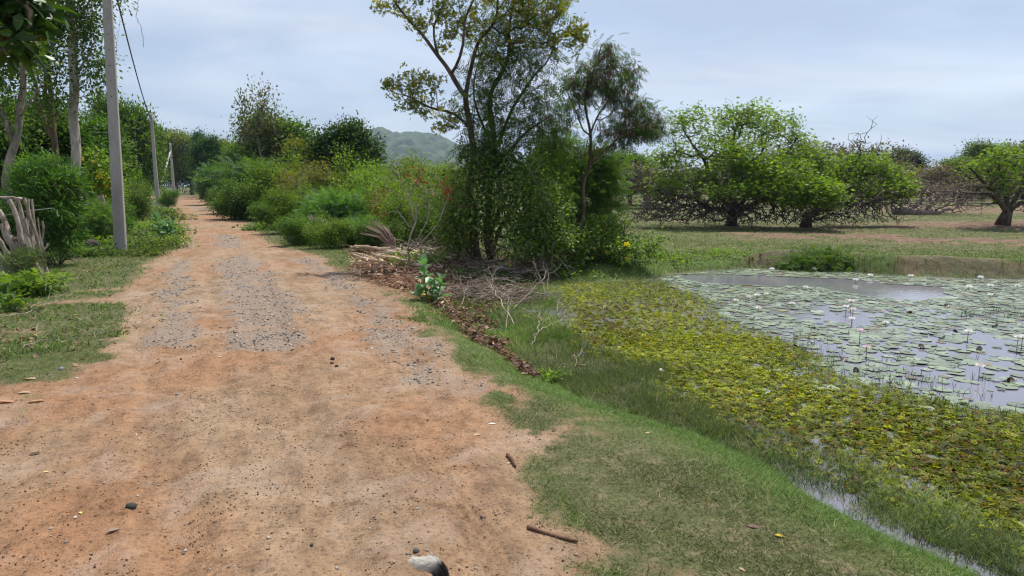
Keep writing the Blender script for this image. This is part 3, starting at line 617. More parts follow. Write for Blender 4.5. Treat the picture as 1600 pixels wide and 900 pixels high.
def flowers(frac, c, size=(.04, .07), per=1, up=.0):
    def f(P, td):
        k = rng.random(len(P)) < frac; Q = np.repeat(P[k], per, 0); n = len(Q); Q = Q + rng.normal(size=(n, 3)) * .03; Q[:, 2] += up
        return place(T_FL, Q, rng.normal(size=(n, 3)), rng.uniform(*size, n), np.tile(c, (n, 1)), .5, .1)
    return f
VINE = dict(tpl=OV, per=7, size=(.05, .12), spread=.15, pal=[((.07, .145, .03), 3), ((.13, .22, .045), 3), ((.22, .31, .08), 2.5), ((.04, .08, .02), 1.5)], droop=.4, up=.8)
bush('vine_thicket', 'dense dark green thicket of vines around the feet of the tall trees', 'thicket', ground_at(770, 15), [
    BL(770, 300, 14.8, 65, 70, 170, 60), BL(728, 335, 14.6, 48, 62, 90, 50), BL(820, 335, 14.4, 66, 52, 130, 55), BL(765, 250, 15.2, 45, 40, 100, 50), BL(850, 365, 14.2, 38, 34, 70, 40), BL(700, 350, 15, 24, 40, 60, 40), BL(840, 285, 14.9, 35, 40, 60, 40)],
    VINE, 14, M_bark_brown, extra=[])
bush('feathery_shrub', 'light green feathery shrub with a few yellow flowers behind the slender pod tree', 'shrub', ground_at(915, 17.3), [BL(905, 285, 17.3, 55, 60, 150, 45), BL(950, 300, 17.4, 32, 42, 60, 40), BL(880, 245, 17.3, 36, 34, 60, 35), BL(930, 350, 17, 40, 26, 50, 40), BL(945, 255, 17.4, 28, 24, 30, 20)],
     dict(tpl=FR, per=5, size=(.16, .27), spread=.12, pal=[((.10, .19, .035), 3), ((.07, .14, .025), 3), ((.14, .23, .05), 1)], droop=.35, up=.8), 6, extra=[('flower', flowers(.03, (.75, .55, .03)), M_petal)])
bush('yellow_flowered_bush', 'low leafy bush with yellow flowers and dark twigs overhanging the pond edge', 'bush', ground_at(930, 14.9), [BL(930, 385, 14.9, 52, 30, 130, 45), BL(985, 392, 14.6, 42, 26, 80, 40), BL(1025, 382, 14.5, 16, 24, 18, 15), BL(950, 355, 15, 40, 18, 50, 30), BL(900, 400, 14.5, 25, 22, 40, 30)],
     dict(tpl=OV, per=9, size=(.05, .10), spread=.11, pal=[((.14, .25, .04), 3), ((.08, .16, .03), 3), ((.22, .32, .06), 2)], droop=.3, up=.8), 8, M_bark_dark, bare=.15, extra=[('flower', flowers(.07, (.8, .6, .03), (.05, .08)), M_petal)])
# red tipped bare shrub
sb = gp(640, 425)
Dd = 13.2
sb = ground_at(640, Dd)
sk = [([sb, *px_line(Dd, [(642, 390), (648, 350), (650, 320)])], .02, .012), (px_line(Dd, [(642, 390), (660, 350), (672, 320), (665, 290)]), .012, .006), (px_line(Dd, [(648, 350), (640, 315), (628, 290)]), .014, .006), (px_line(Dd, [(642, 395), (690, 345), (700, 310)]), .012, .005)]
at = [BL(625, 285, Dd, 40, 28, 22, 20), BL(665, 285, Dd, 34, 25, 22, 20), BL(690, 300, Dd, 20, 30, 10, 15), BL(645, 320, Dd, 30, 30, 16, 18), BL(610, 310, Dd, 20, 25, 8, 15)]
tree('red_tipped_shrub', 'thin bare grey shrub with clusters of red young leaves behind the log pile', 'shrub', sk, at, dict(tpl=OVN, per=4, size=(.08, .13), spread=.05, pal=[((.38, .045, .03), 3), ((.25, .03, .025), 2)], droop=.5, up=.2), M_dead, step=.15, rt=.004, ex=.38, crown='red_leaves', trunk='stems', bare=.9)

# ---- spreading umbrella trees on the far field --------------------------------
P_UMB = [((.15, .25, .03), 4), ((.22, .32, .05), 3), ((.08, .16, .02), 2)]
def umbrella(label, D, base_u, limbs, blobs, dead, spec_size=(.075, .135), rts=.0095, per=6, n_dead=1.0, spread=.16):
    b = ground_at(base_u, D); vb = 290 + (CH - b[2]) * FPX / D
    sk = [([b - [0, 0, .05], PD(base_u, vb - 9, D), PD(base_u + 2, vb - 18, D)], .28, .18)]
    for L in limbs:
        pts = [PD(u, v, D + dd) for (u, v, dd) in L]; sk.append((pts, .11, .03))
    g = tree('spreading_tree', label, 'tree', sk, blobs, dict(tpl=TRI, per=per, size=spec_size, spread=spread, pal=P_UMB, droop=.1, up=1.0, cj=.2), M_bark_dark, step=.28, wob=.26, up=.15, rt=rts, ex=.36, rmax=.2, group='spreading trees on the far field')
    root = g[0]
    # crooked leafless skirt branches
    at = np.vstack(dead); at = np.vstack([at, at[rng.integers(0, len(at), int(len(at) * 4.2))] + rng.normal(size=(int(len(at) * 4.2), 3)) * .45]); at[:, 2] = np.maximum(at[:, 2], b[2] + .12 + .25 * rng.random(len(at)))
    g2 = grow([(p_, r0 * .5, r1 * .5) for (p_, r0, r1) in sk], at, .3, .42, -.15); base = np.asarray(sk[0][0][0]); obj('dead_branches', wood_mesh('dead_branches', g2, .0105, .27, .08, origin=base), M_bark_grey_dark, root)
    return root
M_bark_grey_dark = bark('weathered_branch', (.045, .035, .028), (.17, .14, .115), 5)
Du = 29.5
umbrella('wide spreading tree with bright green flat crown over a skirt of tangled dark branches', Du, 1145,
   [[(1147, 325, 0), (1120, 290, -.5), (1095, 260, -1), (1075, 215, -1)], [(1147, 325, 0), (1155, 280, .3), (1150, 230, .4), (1155, 180, .4)], [(1150, 325, 0), (1190, 290, -.4), (1220, 250, -.6), (1245, 215, -.6)], [(1150, 330, 0), (1200, 315, -1.2), (1250, 305, -2), (1290, 300, -2.4)], [(1140, 330, 0), (1090, 315, -1), (1040, 300, -1.5)], [(1148, 325, 0), (1175, 270, 1), (1200, 210, 1.5)], [(1145, 325, 0), (1110, 300, 1.2), (1070, 270, 2)]],
   [BL(1255, 308, Du - 3.2, 52, 14, 110, 35), BL(1190, 298, Du - 3, 40, 14, 60, 40), BL(1290, 303, Du - 3, 34, 18, 110, 35), BL(1040, 255, Du - .5, 28, 26, 50, 40), BL(1030, 295, Du - 1, 30, 16, 30, 35), BL(1225, 295, Du - 3, 50, 16, 80, 40), BL(1130, 300, Du - 3, 50, 12, 40, 40), BL(1275, 255, Du - 1, 24, 26, 60, 40), BL(1075, 190, Du - 1, 38, 22, 60, 50), BL(1150, 182, Du, 44, 22, 80, 60), BL(1215, 200, Du, 42, 24, 75, 60), BL(1250, 232, Du, 28, 32, 70, 50), BL(1100, 222, Du, 42, 20, 45, 60), BL(1150, 240, Du - 2, 56, 20, 110, 50), BL(1200, 265, Du - 2.4, 66, 24, 170, 50), BL(1262, 296, Du - 3, 50, 18, 130, 40), BL(1060, 285, Du - 1, 38, 16, 36, 40), BL(1170, 215, Du + 1.5, 60, 24, 60, 50), BL(1235, 262, Du - 1, 30, 26, 60, 50), BL(1105, 270, Du - 2, 36, 16, 36, 40), BL(1060, 235, Du, 24, 24, 26, 40), BL(1180, 178, Du, 30, 14, 30, 40)],
   [BL(1020, 330, Du - 1, 42, 14, 60, 40), BL(1180, 335, Du - 2.5, 90, 12, 80, 40), BL(1080, 326, Du - 1, 75, 20, 130, 60), BL(1035, 326, Du, 44, 16, 70, 50), BL(1170, 310, Du - 2, 80, 24, 110, 60), BL(1240, 330, Du - 2, 60, 15, 70, 60), BL(1150, 285, Du - 1, 70, 22, 60, 60), BL(1130, 325, Du + 2, 80, 18, 60, 50)])
umbrella('low spreading tree leaning right with fallen crooked limbs at the edge of the pond field', Du - .6, 1262,
   [[(1270, 335, 0), (1300, 300, 0), (1330, 265, .3), (1345, 235, .4)], [(1270, 338, 0), (1320, 320, -.5), (1380, 310, -.8), (1420, 300, -.8)], [(1270, 335, 0), (1315, 285, .8), (1360, 270, 1.2), (1400, 285, 1.2)]],
   [BL(1310, 270, Du - .5, 30, 26, 60, 45), BL(1395, 300, Du - 1, 30, 16, 50, 35), BL(1350, 300, Du - 1, 34, 14, 30, 40), BL(1340, 262, Du, 38, 20, 80, 45), BL(1385, 270, Du, 34, 14, 60, 40), BL(1405, 292, Du - .6, 22, 20, 50, 35), BL(1310, 290, Du, 38, 20, 36, 50), BL(1370, 245, Du, 26, 10, 14, 30), BL(1325, 250, Du, 18, 18, 18, 30)],
   [BL(1330, 325, Du - 1, 70, 16, 100, 60), BL(1390, 318, Du - 1, 40, 20, 70, 50), BL(1300, 335, Du - 1.4, 50, 12, 50, 40), BL(1350, 290, Du, 50, 20, 50, 40), BL(1350, 225, Du, 30, 24, 9, 20)], n_dead=1)
Dr = 27.2
umbrella('gnarled small tree with green crown on a red earth mound at the far right', Dr, 1572,
   [[(1572, 330, 0), (1555, 305, 0), (1530, 285, 0), (1515, 262, 0)], [(1572, 328, 0), (1575, 290, .3), (1560, 255, .4)], [(1574, 328, 0), (1600, 290, 0), (1625, 260, 0)], [(1572, 332, 0), (1540, 308, -.6), (1500, 300, -1)], [(1574, 332, 0), (1610, 310, -.5), (1650, 300, -.6)]],
   [BL(1530, 262, Dr, 28, 16, 50, 40), BL(1570, 245, Dr, 36, 14, 60, 40), BL(1612, 245, Dr, 36, 18, 40, 40), BL(1560, 275, Dr - .6, 24, 12, 26, 30), BL(1640, 270, Dr, 36, 26, 60, 40), BL(1600, 270, Dr, 30, 14, 20, 30), BL(1570, 292, Dr - 1, 18, 10, 14, 15)],
   [BL(1510, 295, Dr, 36, 14, 26, 40), BL(1560, 300, Dr, 30, 16, 20, 40), BL(1620, 305, Dr, 30, 14, 20, 30), BL(1590, 280, Dr, 40, 16, 20, 30)], per=4)
# fallen dead tree
Df = 41
b = ground_at(1400, Df); vb = 290 + (CH - b[2]) * FPX / Df
sk = [([PD(1395, vb - 3, Df), PD(1440, vb - 6, Df), PD(1480, vb - 8, Df + .5)], .28, .12), (px_line(Df, [(1440, vb - 6), (1460, 312), (1480, 295)]), .1, .04), (px_line(Df, [(1425, vb - 6), (1445, 318), (1440, 300)]), .1, .04)]
tree('dead_tree', 'fallen leafless brown tree with a mass of fine twigs on the far field', 'tree', sk, [BL(1460, 305, Df, 55, 26, 330, 60), BL(1495, 312, Df + 1, 40, 20, 140, 40)], None, bark('twig_bark', (.12, .085, .07), (.30, .24, .20)), step=.3, wob=.35, rt=.014, ex=.35, trunk='branches')
# ================================================================ PROTOTYPE VEGETATION (built at real size round the origin, then copied)
def proto(name, label, cat, Ht, blobs, spec, wmat, lmat=None, nlimb=5, r0=.12, step=.4, rt=.01, bare=0.0, wob=.2, th=.35, ex=.45, crown='crown', trunk='trunk'):
    att = np.vstack([ell(c, r, n) for (c, r, n) in blobs]); c0 = att.mean(0)
    sk = [([(0, 0, -.1), (rng.normal() * .05, rng.normal() * .05, Ht * th * .6), (c0[0] * .2, c0[1] * .2, Ht * th)], r0, r0 * .75)]
    for k in range(nlimb):
        a = att[rng.integers(len(att))]; s = np.array(sk[0][0][-1]); e = s * .35 + a * .65; sk.append(([s, (s + e) / 2 + rng.normal(size=3) * .1 * Ht * .2, e], r0 * .55, r0 * .2))
    root, g = tree(name, label, cat, sk, att, spec, wmat, lmat, step, wob, .2, rt, ex, (), None, crown, trunk, bare)
    root.location = (0, 0, 0); return root
used_proto = set()
def put(pr, u, D, wpx, hpx, label, group=None, color=None, dz=0.0, size=None, rz=None, vbase=None):
    """copy prototype pr (nominal width/height in pr['w'],pr['h']) so that it spans wpx x hpx photo pixels when standing at distance D"""
    g = ground_at(u, D); s = S(D); sx = wpx * s / pr['w']; szz = hpx * s / pr['h']; rz = rnd.uniform(0, 6.28) if rz is None else rz
    loc = (g[0], g[1], g[2] + dz); sc = (sx, sx, szz)
    if pr.name not in used_proto:
        used_proto.add(pr.name); pr.location = loc; pr.scale = sc; pr.rotation_euler = (0, 0, rz); pr['label'] = label
        if group: pr['group'] = group
        if color:
            for ch in pr.children: ch.color = (*color, 1)
        return pr
    c = copy_thing(pr, loc, rz, sc, label, group, color)
    if color is None:
        for ch in c.children: ch.color = (1, 1, 1, 1)
    return c
def wh(p, w_, h_): p['w'] = w_; p['h'] = h_; return p
NEAR = lambda pal, s=(.07, .12), per=9, sp=.16, t=OV, **k: dict(tpl=t, per=per, size=s, spread=sp, pal=pal, droop=.25, up=.8, **k)
# bushes ~2.4 m wide, 1.6 m high
BU1 = wh(proto('leafy_bush', 'x', 'bush', 1.6, [((0, 0, .25), (1.0, .9, .35), 90), ((.95, .3, 1.05), (.3, .3, .55), 26), ((-.75, .5, 1.25), (.28, .28, .5), 22), ((.1, -.8, 1.35), (.25, .25, .5), 18), ((0, 0, .8), (1.1, 1.0, .7), 210), ((.4, .2, 1.2), (.6, .6, .45), 60), ((-.6, -.3, .5), (.6, .6, .45), 60)], NEAR(P_MID, (.06, .11), 12, .15), M_bark_brown, r0=.04, th=.15, rt=.005, step=.2, crown='foliage', trunk='stems'), 2.4, 1.7)
BU2 = wh(proto('feathery_bush', 'x', 'bush', 1.6, [((0, 0, .25), (1.0, .9, .35), 60), ((1.0, -.2, 1.1), (.35, .3, .5), 18), ((-.9, -.4, 1.0), (.35, .3, .55), 18), ((0, 0, .8), (1.1, 1.0, .65), 150), ((-.5, .1, 1.2), (.5, .5, .5), 50), ((.7, .2, .9), (.6, .6, .5), 40)], NEAR(P_BLUEG, (.22, .38), 5, .16, FR), M_bark_grey, r0=.04, th=.15, rt=.005, step=.2, crown='foliage', trunk='stems'), 2.5, 1.7)
BU3 = wh(proto('yellow_green_bush', 'x', 'bush', 1.6, [((0, 0, .25), (1.0, .9, .35), 80), ((-1.0, .1, .95), (.3, .3, .55), 24), ((.7, -.6, 1.2), (.28, .28, .5), 22), ((-.3, .7, 1.5), (.25, .25, .45), 18), ((0, 0, .8), (1.1, 1.0, .65), 190), ((.3, -.2, 1.25), (.7, .6, .4), 70)], NEAR(P_BRIGHT, (.05, .10), 13, .14), M_bark_brown, r0=.04, th=.15, rt=.005, step=.2, crown='foliage', trunk='stems'), 2.4, 1.6)
BU4 = wh(proto('wiry_bush', 'x', 'bush', 1.6, [((0, 0, .25), (1.0, .9, .35), 60), ((.9, .4, 1.4), (.3, .3, .6), 24), ((-.8, -.5, 1.3), (.3, .3, .6), 24), ((0, 0, .85), (1.1, 1.0, .75), 180), ((.2, .2, 1.4), (.8, .6, .45), 60)], NEAR(P_OLIVE, (.09, .16), 8, .16, OVN), M_bark_grey, r0=.03, th=.12, rt=.006, step=.2, bare=.2, crown='foliage', trunk='stems'), 2.4, 1.8)
# larger trees, ~6 m wide, 6 m tall ; coarse leaf clumps for distance
FARS = lambda pal, s=(.16, .30), per=9, sp=.34, t=OV, **k: dict(tpl=t, per=per, size=s, spread=sp, pal=pal, droop=.2, up=.9, cj=.2, **k)
TR1 = wh(proto('broadleaf_tree', 'x', 'tree', 6, [((0, 0, 3.6), (2.6, 2.5, 1.9), 330), ((.8, .4, 5.0), (1.4, 1.3, .9), 90), ((-1.3, -.3, 4.4), (1.2, 1.2, 1.0), 80), ((1.4, 0, 2.4), (1.4, 1.4, 1.1), 90), ((-1.6, 0, 2.2), (1.3, 1.3, 1.0), 80)], FARS(P_MID, (.14, .28), 17), M_bark_brown, step=.4), 6, 6)
TR2 = wh(proto('dark_tree', 'x', 'tree', 6, [((0, 0, 3.2), (2.4, 2.3, 2.3), 360), ((.3, .3, 5.2), (1.1, 1.1, .8), 90), ((-1.2, 0, 4.6), (.9, .9, .8), 50), ((1.5, 0, 4.2), (.9, .9, .8), 50)], FARS(P_DARK, (.14, .27), 17), M_bark_dark, step=.4), 5.4, 6)
TR3 = wh(proto('layered_tree', 'x', 'tree', 6, [((0, 0, 4.8), (2.3, 2.2, .8), 200), ((-1, .4, 3.5), (1.8, 1.6, .7), 120), ((1.2, -.3, 3.8), (1.6, 1.6, .7), 110), ((0, 0, 2.4), (2.2, 2, .8), 120)], FARS(P_YEL, (.13, .26), 15, .3), M_bark_brown, step=.4), 5.4, 5.8)
TR4 = wh(proto('slender_sparse_tree', 'x', 'tree', 6, [((0, 0, 4.6), (1.8, 1.6, 1.2), 90), ((.9, .2, 3.4), (1.4, 1.3, .9), 50), ((-1, -.1, 3.6), (1.3, 1.2, .8), 50)], FARS([((.11, .14, .07), 3), ((.08, .10, .05), 2), ((.16, .13, .08), 1)], (.15, .26), 5, .22), M_bark_grey, step=.35, r0=.09, rt=.009), 4.6, 5.8)
TR5 = wh(proto('grey_thorn_tree', 'x', 'tree', 5, [((0, 0, 2.4), (2.6, 2.4, 1.5), 320), ((.9, 0, 3.6), (1.3, 1.2, .8), 80), ((-1.2, 0, 3.2), (1.2, 1.2, .7), 60)], FARS([((.10, .12, .06), 3), ((.07, .09, .04), 2), ((.14, .11, .08), 2)], (.14, .26), 5, .3), bark('thorn_bark', (.14, .11, .09), (.30, .26, .22)), step=.35, rt=.02, bare=.35, ex=.35), 5.4, 4.4)

GW = 'bushes along the right side of the road'; GT = 'trees beyond the right side bushes'; GL = 'trees behind the left verge'; GF = 'trees on the far side of the field'
# far end of the road
put(TR2, 318, 105, 46, 95, 'narrow dark tree standing behind the banana plant at the end of the road', GT, (1, 1.1, 1.3))
put(TR3, 352, 98, 74, 88, 'yellowish layered tree right of the narrow dark tree near the road end', GT)
put(TR3, 276, 122, 70, 98, 'yellow green tree beside the farthest concrete pole', GL)
put(TR1, 300, 125, 70, 70, 'round green tree closing the view at the end of the road', GT, (.8, .9, .7))
put(TR1, 385, 90, 60, 70, 'mid green tree between the yellowish tree and the big bushy tree', GT, (.9, .9, .9))
put(TR1, 436, 52, 150, 142, 'big bushy green tree with a thin sparse tree above its crown', GT, (1, 1, .9))
put(TR4, 412, 49, 95, 186, 'thin grey feathery tree sticking out above the big bushy tree', GT)
put(TR1, 482, 46, 90, 108, 'brownish green tree touching the left of the black green tree', GT, (1.5, .95, .9))
put(TR2, 541, 38, 128, 140, 'black green round headed tree left of the distant hill', GT)
put(TR2, 590, 42, 60, 70, 'lower dark tree at the right foot of the round headed tree', GT)
put(TR2, 330, 88, 60, 92, 'dark tree just behind the bend left of the yellowish layered tree', GT, (1, 1.1, 1))
put(TR1, 395, 75, 90, 92, 'green tree joining the left side of the big bushy tree', GT, (1, 1.05, .9))
put(TR1, 625, 62, 110, 46, 'low green tree below the foot of the distant hill', GT, (1, 1, .9))
put(TR1, 250, 135, 60, 100, 'green tree between the second and the farthest concrete pole', GL, (1, 1.1, .9))
# bushes right of road, far -> near
put(BU2, 352, 60, 80, 54, 'grey green feathery bush at the far right bend of the road', GW)
put(BU2, 400, 42, 120, 72, 'wide blue green feathery bush below the big bushy tree', GW)
put(BU4, 455, 44, 90, 70, 'olive bush behind the wide feathery bush', GW, (1, 1.2, .8))
for u, D_, wpx, hp, lab, pr, c in [(375, 34, 90, 58, 'green bush between the wide feathery bush and the small leafy bush', BU1, (.9, .95, .9)), (440, 33, 110, 84, 'tall loose green bush behind the row at the road edge', BU3, (.8, .85, .9)), (510, 34, 110, 66, 'tall olive green bush rising left of the black green tree foot', BU4, (1.45, 1.05, .85)), (578, 36, 90, 66, 'tall bright green bush left of the distant hill foot', BU3, (.7, .72, .8)), (660, 32, 110, 80, 'yellow green bush under the right end of the distant hill', BU3, (1, .95, .9)), (500, 25, 90, 60, 'light feathery bush behind the splintered stump', BU2, (1.35, 1.3, .9)), (610, 21, 90, 74, 'olive wiry bush beside the yellow green spreading bush', BU4, (1.4, 1.15, .9)), (335, 70, 50, 36, 'small round bush at the inner side of the far bend', BU1, None), (675, 18.5, 90, 84, 'wiry bush directly behind the red tipped shrub', BU4, (.95, 1.15, .8))]:
    put(pr, u, D_, wpx, hp, lab, GW, c)
put(BU1, 345, 52, 50, 30, 'low leafy bush at the road edge by the far bend', GW)
put(BU4, 480, 30, 110, 88, 'twiggy olive bush below the black green tree', GW, (1.35, 1.05, .8))
put(BU1, 540, 30, 90, 76, 'leafy bush directly below the round headed dark tree', GW, (.7, .7, .7))
put(BU1, 425, 27, 64, 40, 'small leafy bush right of the white brushwood heap', GW, (1, 1.1, 1))
put(BU3, 455, 24, 80, 64, 'bright green bush at the road edge left of the tree stump', GW, (.85, .85, .9))
put(BU2, 520, 21.5, 110, 66, 'feathery light green bush behind the old stump', GW, (1.2, 1.3, 1))
put(BU1, 470, 19.3, 70, 44, 'dark leafy bush at the road edge in front of the stump', GW, (1.1, 1.2, 1))
put(BU3, 515, 18.2, 74, 42, 'lime green leafy bush right below the stump', GW)
put(BU3, 590, 23, 120, 80, 'yellow green spreading bush left of the bare red tipped shrub', GW)
put(BU4, 640, 25, 130, 105, 'tall wiry bush under the distant hill', GW, (1.1, 1.25, .8))
put(BU4, 700, 22, 110, 98, 'tall wiry olive bush left of the vine thicket', GW, (1, 1.1, .8))
put(BU3, 630, 19.5, 110, 70, 'bright green bush behind the red tipped shrub', GW, (.9, .9, .8))
put(BU3, 570, 28, 120, 90, 'light yellow green bush in front of the lower dark tree', GW)
put(BU1, 590, 17.6, 80, 46, 'leafy bush behind the dry palm frond', GW)
put(BU1, 700, 17.5, 90, 60, 'leafy dark bush at the left foot of the vine thicket', GW, (.8, .85, .8))
put(BU1, 545, 24, 90, 60, 'mid green bush between the stump and the yellow green spreading bush', GW)
put(BU2, 560, 18.8, 60, 42, 'small feathery bush between stump and dry palm frond', GW, (1.3, 1.35, 1))
bush('climbing_bush', 'sunlit yellow green scrambling bush sloping down from the vine thicket towards the slender pod tree', 'bush', ground_at(878, 14.2), [BL(852, 296, 14.3, 28, 26, 40, 35), BL(866, 325, 14.1, 28, 26, 55, 40), BL(880, 365, 13.9, 26, 20, 40, 25), BL(850, 378, 13.9, 36, 20, 50, 30), BL(822, 352, 14.0, 30, 34, 40, 30), BL(836, 252, 14.7, 22, 26, 20, 30), BL(800, 390, 13.7, 40, 14, 24, 25)],
     dict(tpl=OV, per=9, size=(.045, .10), spread=.13, pal=[((.14, .23, .045), 3), ((.09, .16, .03), 3), ((.21, .30, .07), 2)], droop=.35, up=.8), 9, M_bark_grey, bare=.12)
put(BU2, 860, 16.5, 90, 170, 'tall feathery green bush between the vine thicket and the slender pod tree', 'bushes round the tall trees', (1.4, 1.3, .8))
put(BU4, 715, 15.5, 70, 130, 'tall loose olive bush on the left side of the vine thicket', 'bushes round the tall trees', (1.1, 1.2, .9))
# behind centre, field edge
put(TR1, 985, 60, 110, 80, 'green tree at the field edge behind the slender pod tree', GF, (.9, 1, 1))
put(TR5, 1010, 52, 130, 70, 'grey thorny tree behind the left side of the wide spreading tree', GF)
put(TR5, 900, 58, 120, 76, 'grey thorny tree showing through behind the feathery shrub', GF)
put(TR1, 850, 60, 130, 80, 'green tree showing behind the vine thicket', GF, (.8, .95, .8))
for u, D_, wpx, hp, lab, pr, c in [
    (1412, 118, 78, 68, 'dark dome shaped tree standing above the far treeline', TR2, (.7, .75, .8)),
    (1350, 80, 120, 56, 'grey thorny tree beyond the leaning spreading tree', TR5, None),
    (1290, 85, 130, 60, 'grey green tree beyond the bright crown of the wide spreading tree', TR5, (.9, 1.1, .9)),
    (1225, 80, 120, 50, 'grey green tree seen through the skirt of the wide spreading tree', TR5, (.8, 1, .8)),
    (1455, 74, 110, 54, 'brownish thorn tree behind the fallen leafless tree', TR5, (1.2, .9, .9)),
    (1500, 78, 100, 66, 'olive tree between the dark dome tree and the mound tree', TR1, (1.2, 1, 1.2)),
    (1535, 88, 90, 86, 'taller grey green tree left of the mound tree crown', TR1, (1.1, 1, 1.3)),
    (1600, 86, 120, 84, 'tallest far tree behind the mound tree crown', TR1, (1.1, 1, 1.2)),
    (1560, 64, 130, 54, 'brown thorn tree low behind the mound tree', TR5, (1.2, .95, .9)),
    (1400, 66, 110, 44, 'low brown thorn tree beneath the dark dome tree', TR5, (1.2, .9, .9)),
    (1660, 70, 130, 80, 'green tree past the mound tree at the far right', TR1, None),
    (1505, 58, 90, 36, 'low grey thorn bush left of the mound tree trunk', TR5, (1.2, .9, .9)),
    (1090, 78, 130, 52, 'grey tree low behind the wide spreading tree trunk', TR5, None),
    (1150, 86, 130, 58, 'green grey tree behind the middle of the wide spreading tree', TR1, (1, 1, 1.1)),
    (1760, 75, 150, 80, 'round green tree beyond the right end of the field', TR1, (.9, .9, .9))]:
    put(pr, u, D_, wpx, hp, lab, GF, c)
# a low far wood closing the gaps under the individual trees
def far_wood():
    mbV = []; mbF = []; mbC = []; n0 = 0
    for (x0, y0, x1, y1, n, hgt, pal) in [(-70, 150, -20, 160, 2500, 7, P_MID), (-20, 130, 40, 125, 3500, 5, P_OLIVE), (30, 105, 120, 88, 12000, 6.4, [((.11, .10, .075), 3), ((.075, .095, .045), 3), ((.15, .12, .10), 3)]), (-115, 95, -60, 150, 3500, 8, P_DARK)]:
        t_ = rng.random(n); P = np.stack([x0 + (x1 - x0) * t_, y0 + (y1 - y0) * t_ + rng.normal(size=n) * 3, np.zeros(n)], 1); hh = hgt * (.45 + 1.5 * np.clip(fbm(P[:, 0] * .16, P[:, 1] * .05, 4, 61) + .25, 0, .45)); P[:, 2] = rng.random(n) ** .7 * hh
        V, F, C = foliage(P, rng.normal(size=(n, 3)), dict(tpl=OV, per=5, size=(.28, .55), spread=.5, pal=pal, droop=.1, up=.7, cj=.2)); mbV.append(V); mbF.append(F + n0); mbC.append(C); n0 += len(V)
    tag(obj('woods', mesh_np('woods', np.vstack(mbV), np.vstack(mbF), np.vstack(mbC)), M_leaf), 'far off low scrub woods along the horizon', 'woods', kind='stuff')
far_wood()

# ---- left side ---------------------------------------------------------------
put(TR1, 196, 60, 105, 165, 'tall green tree right behind the near concrete pole', GL, (.9, .95, .8))
put(TR1, 226, 66, 76, 132, 'bright green tree left of the second concrete pole', GL, (1, 1.05, .9))
put(TR1, 150, 36, 140, 150, 'dense green tree left of the near concrete pole', GL, (.85, .95, .85))
put(TR2, 60, 27, 200, 190, 'dark dense tree behind the pale trunks at the left edge', GL, (1.2, 1.3, 1))
put(TR1, -20, 25, 180, 215, 'broad green tree at the left edge behind the twisted trunk', GL, (.9, .95, .9))
put(TR1, 120, 30, 120, 100, 'lower green tree under the straight pale trunk', GL, (1.1, 1.2, .8))
put(BU3, 150, 27, 90, 74, 'yellow green bush behind the stick fence with yellow flowers', 'bushes on the left verge', (.9, .9, .9))
put(BU1, 208, 33, 60, 50, 'leafy bush between the near pole and the second pole', 'bushes on the left verge')
put(BU3, 205, 45, 50, 50, 'bright green bush behind the short grey fence post', 'bushes on the left verge', (.9, .9, .9))
put(BU1, 262, 55, 30, 26, 'leafy bush at the foot of the second concrete pole', 'bushes on the left verge', (1.1, 1.3, 1.1))
put(BU2, 148, 19.5, 66, 60, 'soft feathery green bush behind the dark stone', 'bushes on the left verge', (1.4, 1.3, .8))
put(BU3, 120, 20.5, 60, 60, 'small light bush right of the long leaved shrub', 'bushes on the left verge', (.8, .85, .9))
put(BU1, 180, 24, 60, 40, 'low bush just behind the near concrete pole', 'bushes on the left verge', (1, 1.2, .9))
put(BU1, 15, 17, 100, 80, 'dark bush behind the left end of the stick fence', 'bushes on the left verge', (.7, .8, .8))
put(BU4, 24, 12.2, 60, 46, 'small olive bush seen between the fence sticks', 'bushes on the left verge', (.8, 1.1, .7))
bush('yellow_flowered_shrub', 'tall loose shrub with bright yellow flowers between the long leaved shrub and the near pole', 'shrub', ground_at(155, 24), [BL(155, 262, 24, 26, 30, 70, 30), BL(150, 300, 23.8, 28, 26, 50, 30), BL(172, 285, 24, 14, 24, 26, 20)], dict(tpl=OV, per=8, size=(.08, .15), spread=.17, pal=P_BRIGHT, droop=.3, up=.7), 5, M_bark_brown, extra=[('flower', flowers(.12, (.85, .62, .03), (.10, .16)), M_petal)])
# long-leaved shrub (oleander like)
LANCE = dict(tpl=T_oval(.065, -.2, .01), per=18, size=(.14, .24), spread=.08, pal=[((.07, .16, .03), 3), ((.11, .22, .045), 3), ((.04, .10, .02), 2)], droop=.15, up=.5, along=.9)
bush('long_leaved_shrub', 'tall shrub with long narrow bright leaves behind the stick fence', 'shrub', ground_at(78, 14.3), [BL(70, 275, 14.3, 45, 32, 75, 40), BL(85, 320, 14.2, 38, 42, 95, 40), BL(50, 310, 14.4, 30, 44, 60, 35), BL(95, 365, 14.2, 24, 26, 34, 30), BL(110, 285, 14.5, 16, 24, 16, 20)], LANCE, 8, M_bark_brown)
